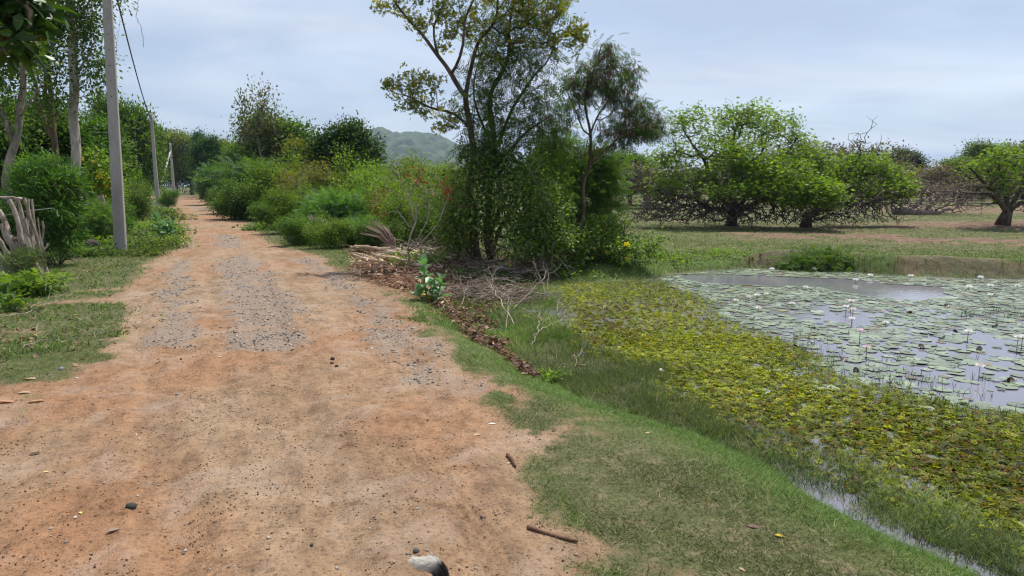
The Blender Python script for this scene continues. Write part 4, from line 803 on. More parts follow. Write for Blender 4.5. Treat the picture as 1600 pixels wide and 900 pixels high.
# upper sparse-leaved left trees with pale trunks
Dl = 21
SP = dict(tpl=OV, per=11, size=(.08, .15), spread=.22, pal=[((.09, .17, .035), 3), ((.10, .15, .035), 2), ((.04, .08, .02), 1)], droop=.4, up=.5)
bl = ground_at(118, Dl)
tree('pale_trunked_tree', 'tall tree with a straight thick pale trunk left of the near pole', 'tree', [([bl, *px_line(Dl, [(117, 245), (113, 150), (112, 60), (109, -20), (108, -140)])], .15, .10), (px_line(Dl, [(113, 120), (135, 90), (150, 60)]), .03, .012), (px_line(Dl, [(113, 150), (90, 155), (75, 165)]), .025, .01), (px_line(Dl, [(112, 40), (140, 10), (150, -30)]), .04, .015), (px_line(Dl, [(110, 20), (85, 0), (60, -30)]), .04, .015)],
     [BL(130, 40, Dl, 36, 34, 60, 40), BL(145, 100, Dl, 28, 24, 34, 30), BL(90, 20, Dl, 40, 30, 50, 40), BL(80, 160, Dl, 34, 30, 30, 40), BL(150, -10, Dl, 50, 30, 40, 50), BL(80, -60, Dl, 70, 50, 60, 60), BL(75, 110, Dl, 34, 30, 24, 30), BL(150, 140, Dl, 18, 14, 8, 20), BL(130, -100, Dl, 70, 50, 60, 60)], SP, M_bark_white, step=.3, rt=.006, ex=.4)
bl = ground_at(90, Dl + 1)
tree('forked_trunk_tree', 'dark tree of several twisted stems left of the straight pale trunk', 'tree', [([bl, *px_line(Dl + 1, [(84, 230), (80, 180), (76, 140), (72, 90), (66, 40), (70, -40)])], .11, .05), (px_line(Dl + 1, [(82, 190), (70, 150), (70, 110), (85, 70), (80, 20)]), .06, .02), (px_line(Dl + 1, [(84, 220), (60, 170), (55, 120), (42, 90), (30, 40)]), .09, .03)],
     [BL(70, 30, Dl, 40, 36, 46, 40), BL(30, 20, Dl, 30, 40, 40, 40), BL(85, 80, Dl, 26, 26, 22, 30), BL(40, 90, Dl, 30, 30, 26, 30), BL(20, -40, Dl, 60, 50, 50, 50)], SP, M_bark_brown, step=.3, rt=.006, ex=.4)
bl = ground_at(22, 17)
tree('twisted_trunk_tree', 'tree with a bent pale grey trunk rising behind the stick fence', 'tree', [([bl, *px_line(17, [(14, 300), (12, 230), (20, 215), (30, 180), (36, 140), (30, 90), (35, 20)])], .12, .05), (px_line(17, [(16, 222), (10, 190), (0, 170), (-30, 130)]), .08, .03), (px_line(17, [(30, 180), (60, 150), (68, 120)]), .03, .012)],
     [BL(15, 100, 17, 34, 36, 34, 40), BL(40, 60, 17, 30, 30, 24, 30), BL(-20, 120, 17, 40, 40, 40, 40), BL(0, 180, 17, 30, 30, 20, 30)], SP, M_bark_grey, step=.25, rt=.005, ex=.4)
# overhanging near branch with big leaves, tree stands outside the frame on the left
Db = 5.2
tb = np.array([-6.6, 5.6, 0.]); tb[2] = hz(tb[0], tb[1])
BIG = dict(tpl=T_leafq(.27, .05, -.15), per=4, size=(.10, .16), spread=.08, pal=[((.05, .12, .02), 4), ((.03, .07, .015), 3), ((.25, .045, .02), .25), ((.10, .17, .03), 1)], droop=.5, up=.6)
tree('broad_leaved_tree', 'near tree whose branch of large dark and reddish leaves hangs into the top left corner', 'tree', [([tb, tb + [.1, 0, 1.5], tb + [.3, -.1, 3.0], tb + [.7, -.2, 4.2]], .13, .07), ([tb + [.3, -.1, 3.0], PD(-180, -10, Db), PD(-60, 10, Db), PD(20, 25, Db), PD(55, 45, Db)], .05, .01), ([tb + [.3, -.1, 2.4], PD(-200, 100, Db), PD(-60, 60, Db), PD(10, 80, Db)], .04, .008)],
     [BL(5, 5, Db, 30, 20, 18, 30), BL(50, 5, Db, 22, 12, 9, 20), BL(28, 62, Db, 16, 12, 8, 12), BL(0, 40, Db, 18, 16, 10, 20), BL(40, 78, Db, 8, 5, 2, 8), BL(-100, 10, Db, 80, 50, 40, 60), BL(-120, 100, Db, 60, 40, 20, 50), BL(-150, -120, Db, 150, 90, 60, 100), BL(0, -50, Db, 60, 25, 22, 50)], BIG, M_bark_grey, M_gloss, step=.15, rt=.004)
# ================================================================ SCATTER
def scatter(n, r0, r1, k=1.0, a0=-43, a1=43):
    """points round the camera, thinning with distance (pdf per area ~ r^-k)"""
    u_ = rng.random(n); e = 2 - k
    r = (r0 ** e + u_ * (r1 ** e - r0 ** e)) ** (1 / e) if abs(e) > 1e-3 else r0 * (r1 / r0) ** u_
    a = rng.uniform(R(a0), R(a1), n); return r * np.sin(a), r * np.cos(a), r
def blades(x, y, z, h, wd, colr, lean=.5, segs=1):
    n = len(x); a = rng.uniform(0, 2 * math.pi, n); B = np.stack([x, y, z - .004], 1); sx = np.stack([np.cos(a), np.sin(a), 0 * a], 1) * wd[:, None] * .5
    ln = np.stack([rng.normal(size=n), rng.normal(size=n), 0 * a], 1) * (lean * h)[:, None]
    top = B + ln; top[:, 2] += h * rng.uniform(.6, 1, n); c = np.clip(colr * (1 + .18 * rng.normal(size=(n, 1))), .004, 1)
    if segs == 1:
        V = np.stack([B - sx, B + sx, top], 1).reshape(-1, 3); F = np.arange(3 * n).reshape(-1, 3); return V, F, np.repeat(c, 3, 0)
    mid = B + ln * .3; mid[:, 2] += h * .6
    V = np.stack([B - sx, B + sx, mid + sx * .7, mid - sx * .7, top], 1).reshape(-1, 3); b = np.arange(n)[:, None] * 5
    F = np.concatenate([b + [0, 1, 2], b + [0, 2, 3], b + [3, 2, 4]], 1).reshape(-1, 3); return V, F, np.repeat(c, 5, 0)
def stack_parts(L):
    n = 0; V = []; F = []; C = []
    for v, f, c in L: V.append(v); F.append(f + n); C.append(c); n += len(v)
    return np.vstack(V), np.vstack(F), np.vstack(C)
def hxy(x, y): return height(x, y)
P_GR = [((.10, .125, .045), 3), ((.14, .16, .065), 3), ((.26, .235, .13), 1.8), ((.05, .075, .025), 3), ((.40, .34, .23), .8)]
P_LU = [((.09, .16, .035), 3), ((.13, .21, .055), 3), ((.20, .24, .09), 1.2)]
L = []
for (n, r0, r1, k, hs, ws) in ((420000, 2.4, 9, 1.4, (.012, .035), (.0035, .006)), (170000, 8, 22, 1.2, (.03, .07), (.010, .02)), (150000, 20, 60, 1.2, (.03, .075), (.02, .04))):
    x, y, r = scatter(n, r0, r1, k); m = masks(x, y); n2 = fbm(x * 3.2, y * 3.2, 3, 71)
    pr = m['grass'] ** 1.5 * np.clip(.75 + 1.2 * n2, .12, 1) * (1 - m['wet']); pr = np.where(m['lush'] > .4, np.maximum(pr, .9 * m['lush'] * (1 - m['wet'])), pr)
    kp = rng.random(len(x)) < pr; x, y, r = x[kp], y[kp], r[kp]; lu = (m['lush'][kp] > rng.random(kp.sum())); far = y > 12.5
    cc = np.where((lu | (far & (x > -1) & (rng.random(len(x)) < .8)))[:, None], pick(P_LU, len(x)), pick(P_GR, len(x)))
    leftb = (~m['right'][kp]) & ~lu; cc = np.where(leftb[:, None] & (rng.random(len(x)) < .55)[:, None], pick(P_MID, len(x)) * 1.25, cc)
    h = rng.uniform(*hs, len(x)) * np.where(lu, 1.35, 1) * np.where(leftb, 1.3, 1); L.append(blades(x, y, hxy(x, y), h, rng.uniform(*ws, len(x)), cc, 1.0))
V, F, C = stack_parts(L); tag(obj('grass', mesh_np('grass', V, F, C), M_grass), 'short patchy green grass on verges and field', kind='stuff')
# marsh grass in shallow water
L = []
for (n, r0, r1, k, hs, ws) in ((420000, 3.2, 8.5, 1.3, (.04, .11), (.005, .009)), (240000, 7.5, 17, 1.3, (.05, .12), (.009, .016))):
    x, y, r = scatter(n, r0, r1, k, -12, 45); dl = sdf(x, y, LOW); ins = dl < .05; x, y, r, dl = x[ins], y[ins], r[ins], dl[ins]
    do = sdf(x, y, OPEN); s1 = sdf(x, y, SAL1); s2 = sdf(x, y, SAL2); cl = fbm(x * 1.7, y * 1.7, 4, 72) + .5 * fbm(x * 6, y * 6, 2, 73)
    sal = np.minimum(s1, s2); pr = np.where(sal < 0, .05 + .25 * sst(-.45, 0, sal), .8); pr = pr * sst(-.15, .42, cl + .22); strip = (sst(-1.1, -.25, dl) < .999) | (y > 6)
    edge = sst(-.75, -.05, dl) * (y < 7.5); pr = np.maximum(pr, .22 * (sal > 0)); pr = pr * (1 - .5 * edge * (x > 1.3) * sst(-.1, .35, -cl + .1)); pr = np.maximum(pr, .55 * edge * sst(-.12, .15, fbm(x * 2.6, y * 2.6, 3, 75))); pr = np.where(do < -.15, 0, pr); far = y > 11.5; pr = np.where(far & (do > 0), .8 * sst(-.3, .1, cl + .3), pr)
    kp = rng.random(len(x)) < pr; x, y, do, sal = x[kp], y[kp], do[kp], sal[kp]
    cc = pick([((.085, .125, .045), 3), ((.12, .17, .06), 3), ((.18, .21, .09), 1.8), ((.24, .20, .12), 1.1), ((.05, .07, .03), 1.2)], len(x)); gl = (x < .8) & (y > 8); cc = np.where((gl & (rng.random(len(x)) < .6))[:, None], pick(P_LU, len(x)) * .8, cc)
    lf = fbm(x * .9, y * .9, 3, 74)[:, None]; cc = cc * 1.45 * np.where(lf > 0, 1 + 1.2 * lf * np.array([1.0, .9, .8]), 1 + .5 * lf)
    z = np.maximum(hxy(x, y), WZ - .03); L.append(blades(x, y, z, rng.uniform(*hs, len(x)), rng.uniform(*ws, len(x)), cc, .55, 1))
V, F, C = stack_parts(L); tag(obj('marsh_grass', mesh_np('marsh_grass', V, F, C), M_grass), 'tangled wet grass growing out of the shallow pond margin', kind='stuff')
# reed sprouts standing in open water near the mat edge
px_ = [(rng.uniform(1235, 1320), rng.uniform(540, 590)) for _ in range(30)] + [(1240 + t_ * 380 + rng.normal() * 10, 560 + t_ * 105 + rng.normal() * 16) for t_ in rng.random(110)] + [(rng.uniform(1500, 1600), rng.uniform(483, 500)) for _ in range(45)] + [(rng.uniform(1240, 1330), rng.uniform(515, 550)) for _ in range(16)] + [(rng.uniform(1350, 1560), rng.uniform(560, 610)) for _ in range(10)]
q = np.array([G(u, v, WZ) for u, v in px_]); q = np.repeat(q, 4, 0) + rng.normal(size=(len(q) * 4, 3)) * [.035, .035, 0]
cc = pick([((.05, .10, .025), 3), ((.03, .05, .02), 2), ((.11, .15, .04), 1)], len(q)); V, F, C = blades(q[:, 0], q[:, 1], q[:, 2] - .02, rng.uniform(.05, .16, len(q)), rng.uniform(.004, .008, len(q)), cc, .45, 2)
tag(obj('water_reeds', mesh_np('water_reeds', V, F, C), M_grass), 'thin green sprouts standing out of the water at the mat edge', kind='stuff')
tx_ = []
for _ in range(330):
    t_ = rnd.random(); u_ = 1130 + 460 * t_; v_ = 690 + 197 * t_ ** 1.12 + rnd.gauss(0, 1) * 19 - 3; tx_.append(G(u_, v_, WZ))
q = np.array(tx_); q = np.repeat(q, 16, 0) + rng.normal(size=(len(q) * 16, 3)) * [.035, .035, 0]; cc = pick([((.07, .11, .035), 3), ((.12, .17, .06), 3), ((.20, .19, .10), 1), ((.04, .06, .025), 2)], len(q)); V, F, C = blades(q[:, 0], q[:, 1], q[:, 2] - .02, rng.uniform(.04, .12, len(q)), rng.uniform(.003, .006, len(q)), cc, .7, 2)
tag(obj('shore_reeds', mesh_np('shore_reeds', V, F, C), M_grass), 'grass tufts standing in the narrow water channel along the bank', kind='stuff')
# floating yellow-green water plants
def rosette():
    V = []; F = []
    for k in range(5):
        a = k * 2 * math.pi / 5; c, s = math.cos(a), math.sin(a); b = len(V)
        for (x, y, z) in ((.12, 0, 0), (.55, .34, .12), (1, 0, .16), (.55, -.34, .12)): V.append((x * c - y * s, x * s + y * c, z))
        F.append((b, b + 3, b + 2, b + 1))
    return np.array(V), np.array(F)
L = []
for (n, r0, r1, k) in ((90000, 3.6, 9, 1.0), (120000, 8, 16, 1.0)):
    x, y, r = scatter(n, r0, r1, k, -5, 45); d_ = np.minimum(sdf(x, y, SAL1), sdf(x, y, SAL2)); c1 = fbm(x * 1.2, y * 1.2, 4, 81); do = sdf(x, y, OPEN)
    pr = sst(.35, -.35, d_ + .45 * c1) * np.where(do < 0, sst(-.5, .1, do), 1) * sst(-.42, -.05, fbm(x * 6, y * 6, 3, 82) + .18); extra = (sdf(x, y, LOW) < -.1) & (do > -.1) & (y < 7)
    pr = np.maximum(pr * .9, np.where(extra | ((y < 10) & (do > -.1)), .30 * sst(-.1, .35, c1), 0)); pr = np.where(sdf(x, y, LOW) > -.12, 0, pr)
    kp = rng.random(len(x)) < pr * (.75 if r0 < 5 else .55); x, y, r = x[kp], y[kp], r[kp]; n_ = len(x); hu = fbm(x * .9, y * .9, 3, 83)
    cc = np.where((rng.random(n_) < .5 + .9 * hu)[:, None], pick([((.25, .28, .018), 4), ((.32, .32, .03), 2.5), ((.15, .19, .02), 3)], n_), pick([((.13, .16, .01), 3), ((.075, .10, .01), 2), ((.17, .12, .02), 1.6), ((.10, .055, .02), .8)], n_))
    P3 = np.stack([x, y, WZ + rng.uniform(.0, .022, n_)], 1); a = rng.uniform(0, 6.28, n_); L.append(place(rosette(), P3, np.stack([np.cos(a), np.sin(a), 0 * a + rng.normal(size=n_) * .15], 1), rng.uniform(.016, .040, n_), cc, flat=.4, cj=.28))
V, F, C = stack_parts(L); tag(obj('floating_water_plants', mesh_np('floating_water_plants', V, F, C), M_leaf), 'mat of yellow green floating water plants along the pond margin', kind='stuff')
# lily pads
def pad_mesh(seed, r=1.0):
    g_ = np.random.default_rng(seed); k = 18; a = np.linspace(.13, 2 * math.pi - .13, k); rr = r * (1 + .03 * g_.normal(size=k)); lift = np.clip(g_.normal(size=k) * .02, 0, .06); w1 = g_.uniform(0, 6.28); lift = lift + .05 * np.clip(np.sin(a + w1) - .75, 0, 1)
    V = [(0, 0, 0)] + [(.55 * rr[i] * math.cos(a[i]), .55 * rr[i] * math.sin(a[i]), .006) for i in range(k)] + [(rr[i] * math.cos(a[i]), rr[i] * math.sin(a[i]), lift[i]) for i in range(k)]
    F = [(0, 1 + i, 2 + i, 2 + i) for i in range(0)] + [(1 + i, 1 + k + i, 2 + k + i, 2 + i) for i in range(k - 1)] + [(0, 1 + i, 2 + i, 3 + i) for i in range(0, k - 2, 2)]
    F += [(0, k - 1, k, 0)] if False else []
    return np.array(V, float), np.array(F)
mp_, t = newmat('lily_pad'); o_ = N(t, 'ShaderNodeOutputMaterial'); a_ = N(t, 'ShaderNodeAttribute', attribute_name='Col'); p = N(t, 'ShaderNodeBsdfPrincipled'); tc = N(t, 'ShaderNodeTexCoord'); oi = N(t, 'ShaderNodeObjectInfo')
nn = N(t, 'ShaderNodeTexNoise', inp={'Scale': 3., 'Detail': 3}); Lk(t, tc.outputs['Object'], nn.inputs['Vector']); mr = N(t, 'ShaderNodeMapRange', inp={1: .3, 2: .7, 3: .8, 4: 1.2}); Lk(t, nn.outputs['Fac'], mr.inputs[0])
mu = N(t, 'ShaderNodeVectorMath', operation='SCALE'); Lk(t, a_.outputs['Color'], mu.inputs[0]); Lk(t, mr.outputs[0], mu.inputs['Scale'])
m2 = N(t, 'ShaderNodeMix', data_type='RGBA', blend_type='MULTIPLY'); m2.inputs[0].default_value = 1; Lk(t, mu.outputs[0], m2.inputs[6]); Lk(t, oi.outputs['Color'], m2.inputs[7])
Lk(t, m2.outputs[2], p.inputs['Base Color']); p.inputs['Roughness'].default_value = .33; p.inputs['Specular IOR Level'].default_value = .6; Lk(t, p.outputs[0], o_.inputs[0])
def in_poly(p, poly): return sdf(np.array([p[0]]), np.array([p[1]]), poly)[0]
cand = []
x = rng.uniform(1, 26, 90000); y = rng.uniform(4.5, 15.6, 90000); do = sdf(x, y, OPEN); dk = sdf(x, y, DARKW); c1 = fbm(x * .8, y * .8, 3, 91) + .35 * fbm(x * 3, y * 3, 2, 92)
ok = (do < -.08) & (x < y * .9 + 1) & (dk + .3 * c1 > .05) & (rng.random(len(x)) < np.clip(.46 + 1.25 * c1 + .5 * sst(10.5, 12.5, y), .03, 1)); x, y = x[ok], y[ok]
grid = {}; pads = []
for i in range(len(x)):
    r_ = rnd.uniform(.05, .115) if rnd.random() < .65 else rnd.uniform(.025, .06); gx, gy = int(x[i] / .3), int(y[i] / .3); bad = False
    for a in (-1, 0, 1):
        for b_ in (-1, 0, 1):
            for (qx, qy, qr) in grid.get((gx + a, gy + b_), ()):
                if math.hypot(qx - x[i], qy - y[i]) < (qr + r_) * .60: bad = True
    if not bad: grid.setdefault((gx, gy), []).append((x[i], y[i], r_)); pads.append((x[i], y[i], r_))
extra_p = [(1175, 612, .16), (1290, 612, .15), (1315, 620, .17), (1245, 590, .17), (1225, 583, .12), (1265, 597, .12), (1340, 627, .12), (1440, 640, .10), (1490, 645, .10), (1455, 650, .10), (1475, 662, .11), (1188, 618, .10), (1100, 606, .06), (1060, 548, .08)]
for (u, v, r_) in extra_p: q = G(u, v, WZ); pads.append((q[0], q[1], r_))
pads.sort(key=lambda q: -q[2] / math.hypot(q[0], q[1]) ** 1.5)
PG = [((.18, .22, .14), 4), ((.23, .27, .19), 3), ((.12, .165, .08), 2), ((.16, .12, .06), .8), ((.20, .20, .06), .4)]
pm = []
for s_ in range(6):
    V, F = pad_mesh(s_); pm.append(mesh_np('lily_pad', V, F, np.tile([.19, .23, .15], (len(V), 1)), False)); pm[-1].materials.append(mp_)
for i, (x_, y_, r_) in enumerate(pads[:290]):
    o = bpy.data.objects.new('lily_pad', pm[i % 6]); col.objects.link(o); z_ = WZ + .003 + (i % 5) * .0016 + rnd.random() * .004; o.location = (x_, y_, z_); o.rotation_euler = (rnd.gauss(0, .035), rnd.gauss(0, .035), rnd.uniform(0, 6.28)); o.scale = (r_, r_, r_ * (2.2 if rnd.random() < .05 else 1.0))
    f = rnd.uniform(.65, 1.25); o.color = (f, f * rnd.uniform(.95, 1.05), f * .95, 1); tag(o, 'flat round grey green lily pad floating among many others on the pond', 'lily pad', 'lily pads floating on the pond')
rest = pads[290:]; LV = []; n0 = 0
for i, (x_, y_, r_) in enumerate(rest):
    V, F = pad_mesh(i % 9); a = rnd.uniform(0, 6.28); c, s = math.cos(a), math.sin(a); tx, ty = rnd.gauss(0, .03), rnd.gauss(0, .03); W = V * r_; W[:, 2] = V[:, 2] * r_ * (3 if rnd.random() < .06 else 1) + W[:, 0] * tx + W[:, 1] * ty
    W = np.stack([W[:, 0] * c - W[:, 1] * s + x_, W[:, 0] * s + W[:, 1] * c + y_, W[:, 2] + WZ + .003 + .010 * rnd.random()], 1); cc = pick(PG, 1)[0] * rnd.uniform(.75, 1.15); LV.append((W, F, np.tile(cc, (len(W), 1))))
V, F, C = stack_parts(LV); tag(obj('lily_pads_far', mesh_np('lily_pads', V, F, C), mp_), 'the many smaller lily pads covering the pond farther out', kind='stuff')
bpy.data.objects['lily_pads_far'].name = 'lily_pad_cover'
print('pads', len(pads))
# small dark curled pads / buds
def flower_head(pink=0.0, open_=1.0):
    P_ = []; n = 14; L_ = []
    for ring, (k, tilt, sz) in enumerate(((8, .35, .062), (7, .8, .055), (5, 1.15, .045))):
        a = np.arange(k) * 2 * math.pi / k + ring * .4; tl = tilt + (1 - open_) * .5; d = np.stack([np.cos(a) * math.cos(tl), np.sin(a) * math.cos(tl), np.full(k, math.sin(tl))], 1)
        L_.append(place(T_oval(.20, .06, -.05), np.zeros((k, 3)), d, np.full(k, sz), np.tile([.86, .84 - pink * .25, .84 - pink * .15], (k, 1)), .8, .03))
    return stack_parts(L_)
fl = [(1330, 471, .16), (1322, 480, .13), (1333, 484, .12), (1331, 499, .10), (1344, 518, .16), (1384, 505, .03), (1183, 462, .08), (1197, 460, .06), (1170, 465, .06), (1238, 475, .05), (1150, 470, .05), (1259, 450, .04), (1185, 482, .06), (1206, 421, .05), (1272, 421, .05), (1360, 431, .05), (1337, 438, .05), (1513, 519, .12), (1591, 528, .17), (1598, 527, .15), (1531, 573, .12), (1514, 449, .05), (1548, 447, .05), (1547, 461, .05), (1590, 447, .05), (1532, 434, .05), (1354, 544, .12), (1423, 432, .04)]
FM = []
for k, (pk, op) in enumerate(((0, 1), (.1, .8), (.6, .4))):
    V, F, C = flower_head(pk, op); me = mesh_np('petals', V, F, C); me.materials.append(M_petal); FM.append(me)
V, F, C = place(T_oval(.1, 0, 0), np.zeros((14, 3)), np.stack([rng.normal(size=14) * .35, rng.normal(size=14) * .35, np.ones(14)], 1), np.full(14, .022), np.tile([.75, .5, .06], (14, 1))); me_c = mesh_np('stamens', V, F, C); me_c.materials.append(M_petal)
smb = MB(); smb.tube([(0, 0, 0), (.002, .001, .5), (0, 0, 1)], .0042, 4, (.22, .20, .10), cap=True); me_s = smb.mesh('stem'); me_s.materials.append(M_debris)
lbls = {17: 'lone white lily flower on a stem right of the pond middle', 18: 'taller of the two white lily flowers together at the right pond edge', 19: 'shorter of the two white lily flowers together at the right pond edge', 20: 'pinkish lily flower standing alone above the reeds at the right', 4: 'pink half closed lily flower on a thin stem', 0: 'highest white lily flower of the cluster near the pond middle', 3: 'white lily flower just below the cluster near the pond middle', 5: 'white lily flower lying flat on the water near the pond middle', 26: 'small pink lily bud on a thin stem among the reeds'}
for i, (u, v, h) in enumerate(fl):
    g_ = G(u, v, WZ + h); dsc = 1.0 if v > 455 else 1.25
    root = empty('water_lily', (g_[0], g_[1], WZ - .02), lbls.get(i, 'open white water lily flower standing just above the pads'), 'water lily', 'water lily flowers on the pond', rnd.uniform(0, 6))
    o = obj('petals', FM[2] if i in (4, 26) else FM[1] if i in (20, 2, 8) else FM[0], None, root, (0, 0, h + .02)); o.scale = (dsc,) * 3
    o = obj('stamens', me_c, None, root, (0, 0, h + .03)); o = obj('stem', me_s, None, root); o.scale = (1, 1, h + .02)
# curled dark dead pads
cp_ = [(1440, 544), (1338, 582), (1370, 582), (1318, 564), (1472, 530), (1492, 520), (1580, 598), (1570, 596), (1243, 543), (1176, 500), (1555, 512), (1480, 480), (1420, 490), (1265, 540), (1530, 548)]
for i, (u, v) in enumerate(cp_):
    g_ = G(u, v, WZ); V, F = pad_mesh(20 + i); V = V.copy(); V[:, 2] += .7 * np.abs(V[:, 0]) ** 1.5; me = mesh_np('curled_pad', V, F, np.tile([.035, .035, .02] if i % 3 else [.08, .05, .025], (len(V), 1))); me.materials.append(mp_)
    o = obj('curled_lily_pad', me); o.location = (g_[0], g_[1], WZ + .01); o.scale = (.045, .035, .045); o.rotation_euler = (.3, .2, rnd.uniform(0, 6)); tag(o, 'small dark curled dead lily pad poking above the flat green pads', 'lily pad', 'curled dark lily pads')

# stones
_ph = (1 + 5 ** .5) / 2
IV = np.array([(-1, _ph, 0), (1, _ph, 0), (-1, -_ph, 0), (1, -_ph, 0), (0, -1, _ph), (0, 1, _ph), (0, -1, -_ph), (0, 1, -_ph), (_ph, 0, -1), (_ph, 0, 1), (-_ph, 0, -1), (-_ph, 0, 1)]) / 1.9
IF = np.array([(0, 11, 5), (0, 5, 1), (0, 1, 7), (0, 7, 10), (0, 10, 11), (1, 5, 9), (5, 11, 4), (11, 10, 2), (10, 7, 6), (7, 1, 8), (3, 9, 4), (3, 4, 2), (3, 2, 6), (3, 6, 8), (3, 8, 9), (4, 9, 5), (2, 4, 11), (6, 2, 10), (8, 6, 7), (9, 8, 1)])
def stones(x, y, size, pal, sink=.25, jit=.22):
    n = len(x); z = hxy(x, y); S3 = size[:, None] * rng.uniform(.55, 1.15, (n, 3)) * [1, 1, .7]; V = IV[None] * (1 + jit * rng.normal(size=(n, 12, 1))) * S3[:, None]
    a = rng.uniform(0, 6.28, n); c, s = np.cos(a), np.sin(a); V = np.stack([V[..., 0] * c[:, None] - V[..., 1] * s[:, None], V[..., 0] * s[:, None] + V[..., 1] * c[:, None], V[..., 2]], -1)
    V = V + np.stack([x, y, z + size * (.5 - sink) * .7], 1)[:, None]; F = IF[None] + (np.arange(n) * 12)[:, None, None]; C = np.repeat(pick(pal, n) * (1 + .2 * rng.normal(size=(n, 1))).clip(.5, 1.6), 12, 0)
    return V.reshape(-1, 3), F.reshape(-1, 3), C
PST = [((.27, .235, .20), 3), ((.18, .155, .135), 2), ((.37, .33, .285), 1.2), ((.08, .07, .065), 1), ((.30, .21, .15), 1)]
L = []
for (n, r0, r1, k, sz) in ((60000, 5.5, 14, .9, (.006, .022)), (26000, 13, 30, .9, (.012, .028))):
    x, y, r = scatter(n, r0, r1, k, -35, 12); m = masks(x, y); kp = rng.random(n) < m['grav'] ** 1.6 * .62; x, y = x[kp], y[kp]; s_ = rng.uniform(0, 1, len(x)) ** 2; kp = rng.random(len(x)) < np.clip(.75 + 1.3 * fbm(x * 3, y * 3, 3, 97), .1, 1); x, y, s_ = x[kp], y[kp], s_[kp]; L.append(stones(x, y, sz[0] + s_ * (sz[1] - sz[0]), PST))
x, y, r = scatter(14000, 2.4, 12, 1.4); m = masks(x, y); kp = rng.random(14000) < m['road'] * np.clip(.35 + .9 * fbm(x * 1.4, y * 1.4, 3, 95), .05, 1); x, y = x[kp], y[kp]; L.append(stones(x, y, .0025 + .009 * rng.random(len(x)) ** 4, PST + [((.30, .17, .10), 4)], .3))
V, F, C = stack_parts(L); tag(obj('gravel', mesh_np('gravel', V, F, C), M_stone), 'loose grey gravel and pebbles pressed into the dirt road', kind='stuff')
# soil crumbs and tiny bits
x, y, r = scatter(95000, 2.2, 12, 1.4, -43, 28); m = masks(x, y); kp = rng.random(95000) < m['road'] * np.clip(.35 + 1.0 * fbm(x * 2.1, y * 2.1, 4, 96), .05, 1) * .75; x, y = x[kp], y[kp]
V, F, C = stones(x, y, .002 + .0055 * rng.random(len(x)) ** 3, [((.26, .14, .085), 3), ((.16, .09, .055), 2), ((.09, .06, .045), 1.2)], .2); tag(obj('soil_crumbs', mesh_np('soil_crumbs', V, F, C), M_debris), 'small dark crumbs of earth scattered over the dirt road', kind='stuff')
# individual stones
for (u, v, s_, c, lab) in [(205, 793, .045, (.055, .055, .05), 'dark angular stone sitting on the road at the lower left'), (520, 562, .045, (.06, .045, .04), 'upper of three small dark stones on the road'), (519, 568, .04, (.06, .045, .04), 'middle of three small dark stones on the road'), (526, 573, .045, (.05, .04, .035), 'lower of three small dark stones on the road'),
    (283, 562, .03, (.07, .055, .045), 'single dark stone near the end of the left gravel strip'), (277, 617, .035, (.28, .26, .24), 'light grey broken stone on the left half of the road'), (215, 776, .02, (.45, .40, .36), 'pale pebble above the dark angular stone'), (170, 640, .02, (.3, .26, .23), 'small grey pebble on the left of the road'), (95, 578, .05, (.2, .2, .2), 'grey stone by the fallen leaves at the left verge'),
    (668, 657, .022, (.12, .11, .11), 'small dark grey stone in the middle of the road'), (650, 862, .028, (.10, .09, .08), 'dark lump of stone just ahead of the dog tail'), (636, 866, .022, (.2, .18, .17), 'small grey stone left of the dark lump'), (767, 661, .025, (.09, .09, .085), 'dark stone at the right edge of the road gravel'), (1032, 582, .07, (.5, .45, .40), 'white rounded stone lying in the wet marsh grass'),
    (340, 336, .20, (.55, .50, .42), 'pale stone beside the road at the far bend'), (487, 852, .02, (.12, .09, .07), 'tiny dark stone on the road left of the dog tail'), (120, 592, .03, (.4, .38, .36), 'whitish pebble on the left verge litter')]:
    g_ = gp(u, v); V, F, C = stones(np.array([0.]), np.array([0.]), np.array([s_ * .62]), [(c, 1)], .1, .12); V[:, 2] -= hz(0, 0); me = mesh_np('stone', V, F, C, s_ > .06); o = obj('stone', me, M_stone); o.location = g_; tag(o, lab, 'stone')
# big dark stone on left verge
def blob(name, c, r, matl, label, cat, seed=0, sub=3, amp=.25):
    import bmesh
    bm = bmesh.new(); bmesh.ops.create_icosphere(bm, subdivisions=sub, radius=1)
    for v_ in bm.verts:
        p_ = v_.co; f = 1 + amp * float(fbm(np.array([p_.x * 1.3 + p_.z]), np.array([p_.y * 1.3 - p_.z * .7]), 4, 100 + seed)[0]); v_.co = Vector((p_.x * r[0] * f, p_.y * r[1] * f, p_.z * r[2] * f))
    me = bpy.data.meshes.new(name); bm.to_mesh(me); bm.free()
    at_ = me.attributes.new('Col', 'FLOAT_COLOR', 'POINT'); n_ = len(me.vertices); at_.data.foreach_set('color', np.tile([.05, .042, .038, 1], n_).astype(np.float32))
    for p_ in me.polygons: p_.use_smooth = True
    o = obj(name, me, matl); o.location = c; return tag(o, label, cat)
g_ = gp(146, 392); blob('boulder', (g_[0], g_[1], g_[2] + .12), (.20, .18, .18), M_stone, 'dark rounded boulder lying on the left verge before the bushes', 'boulder')

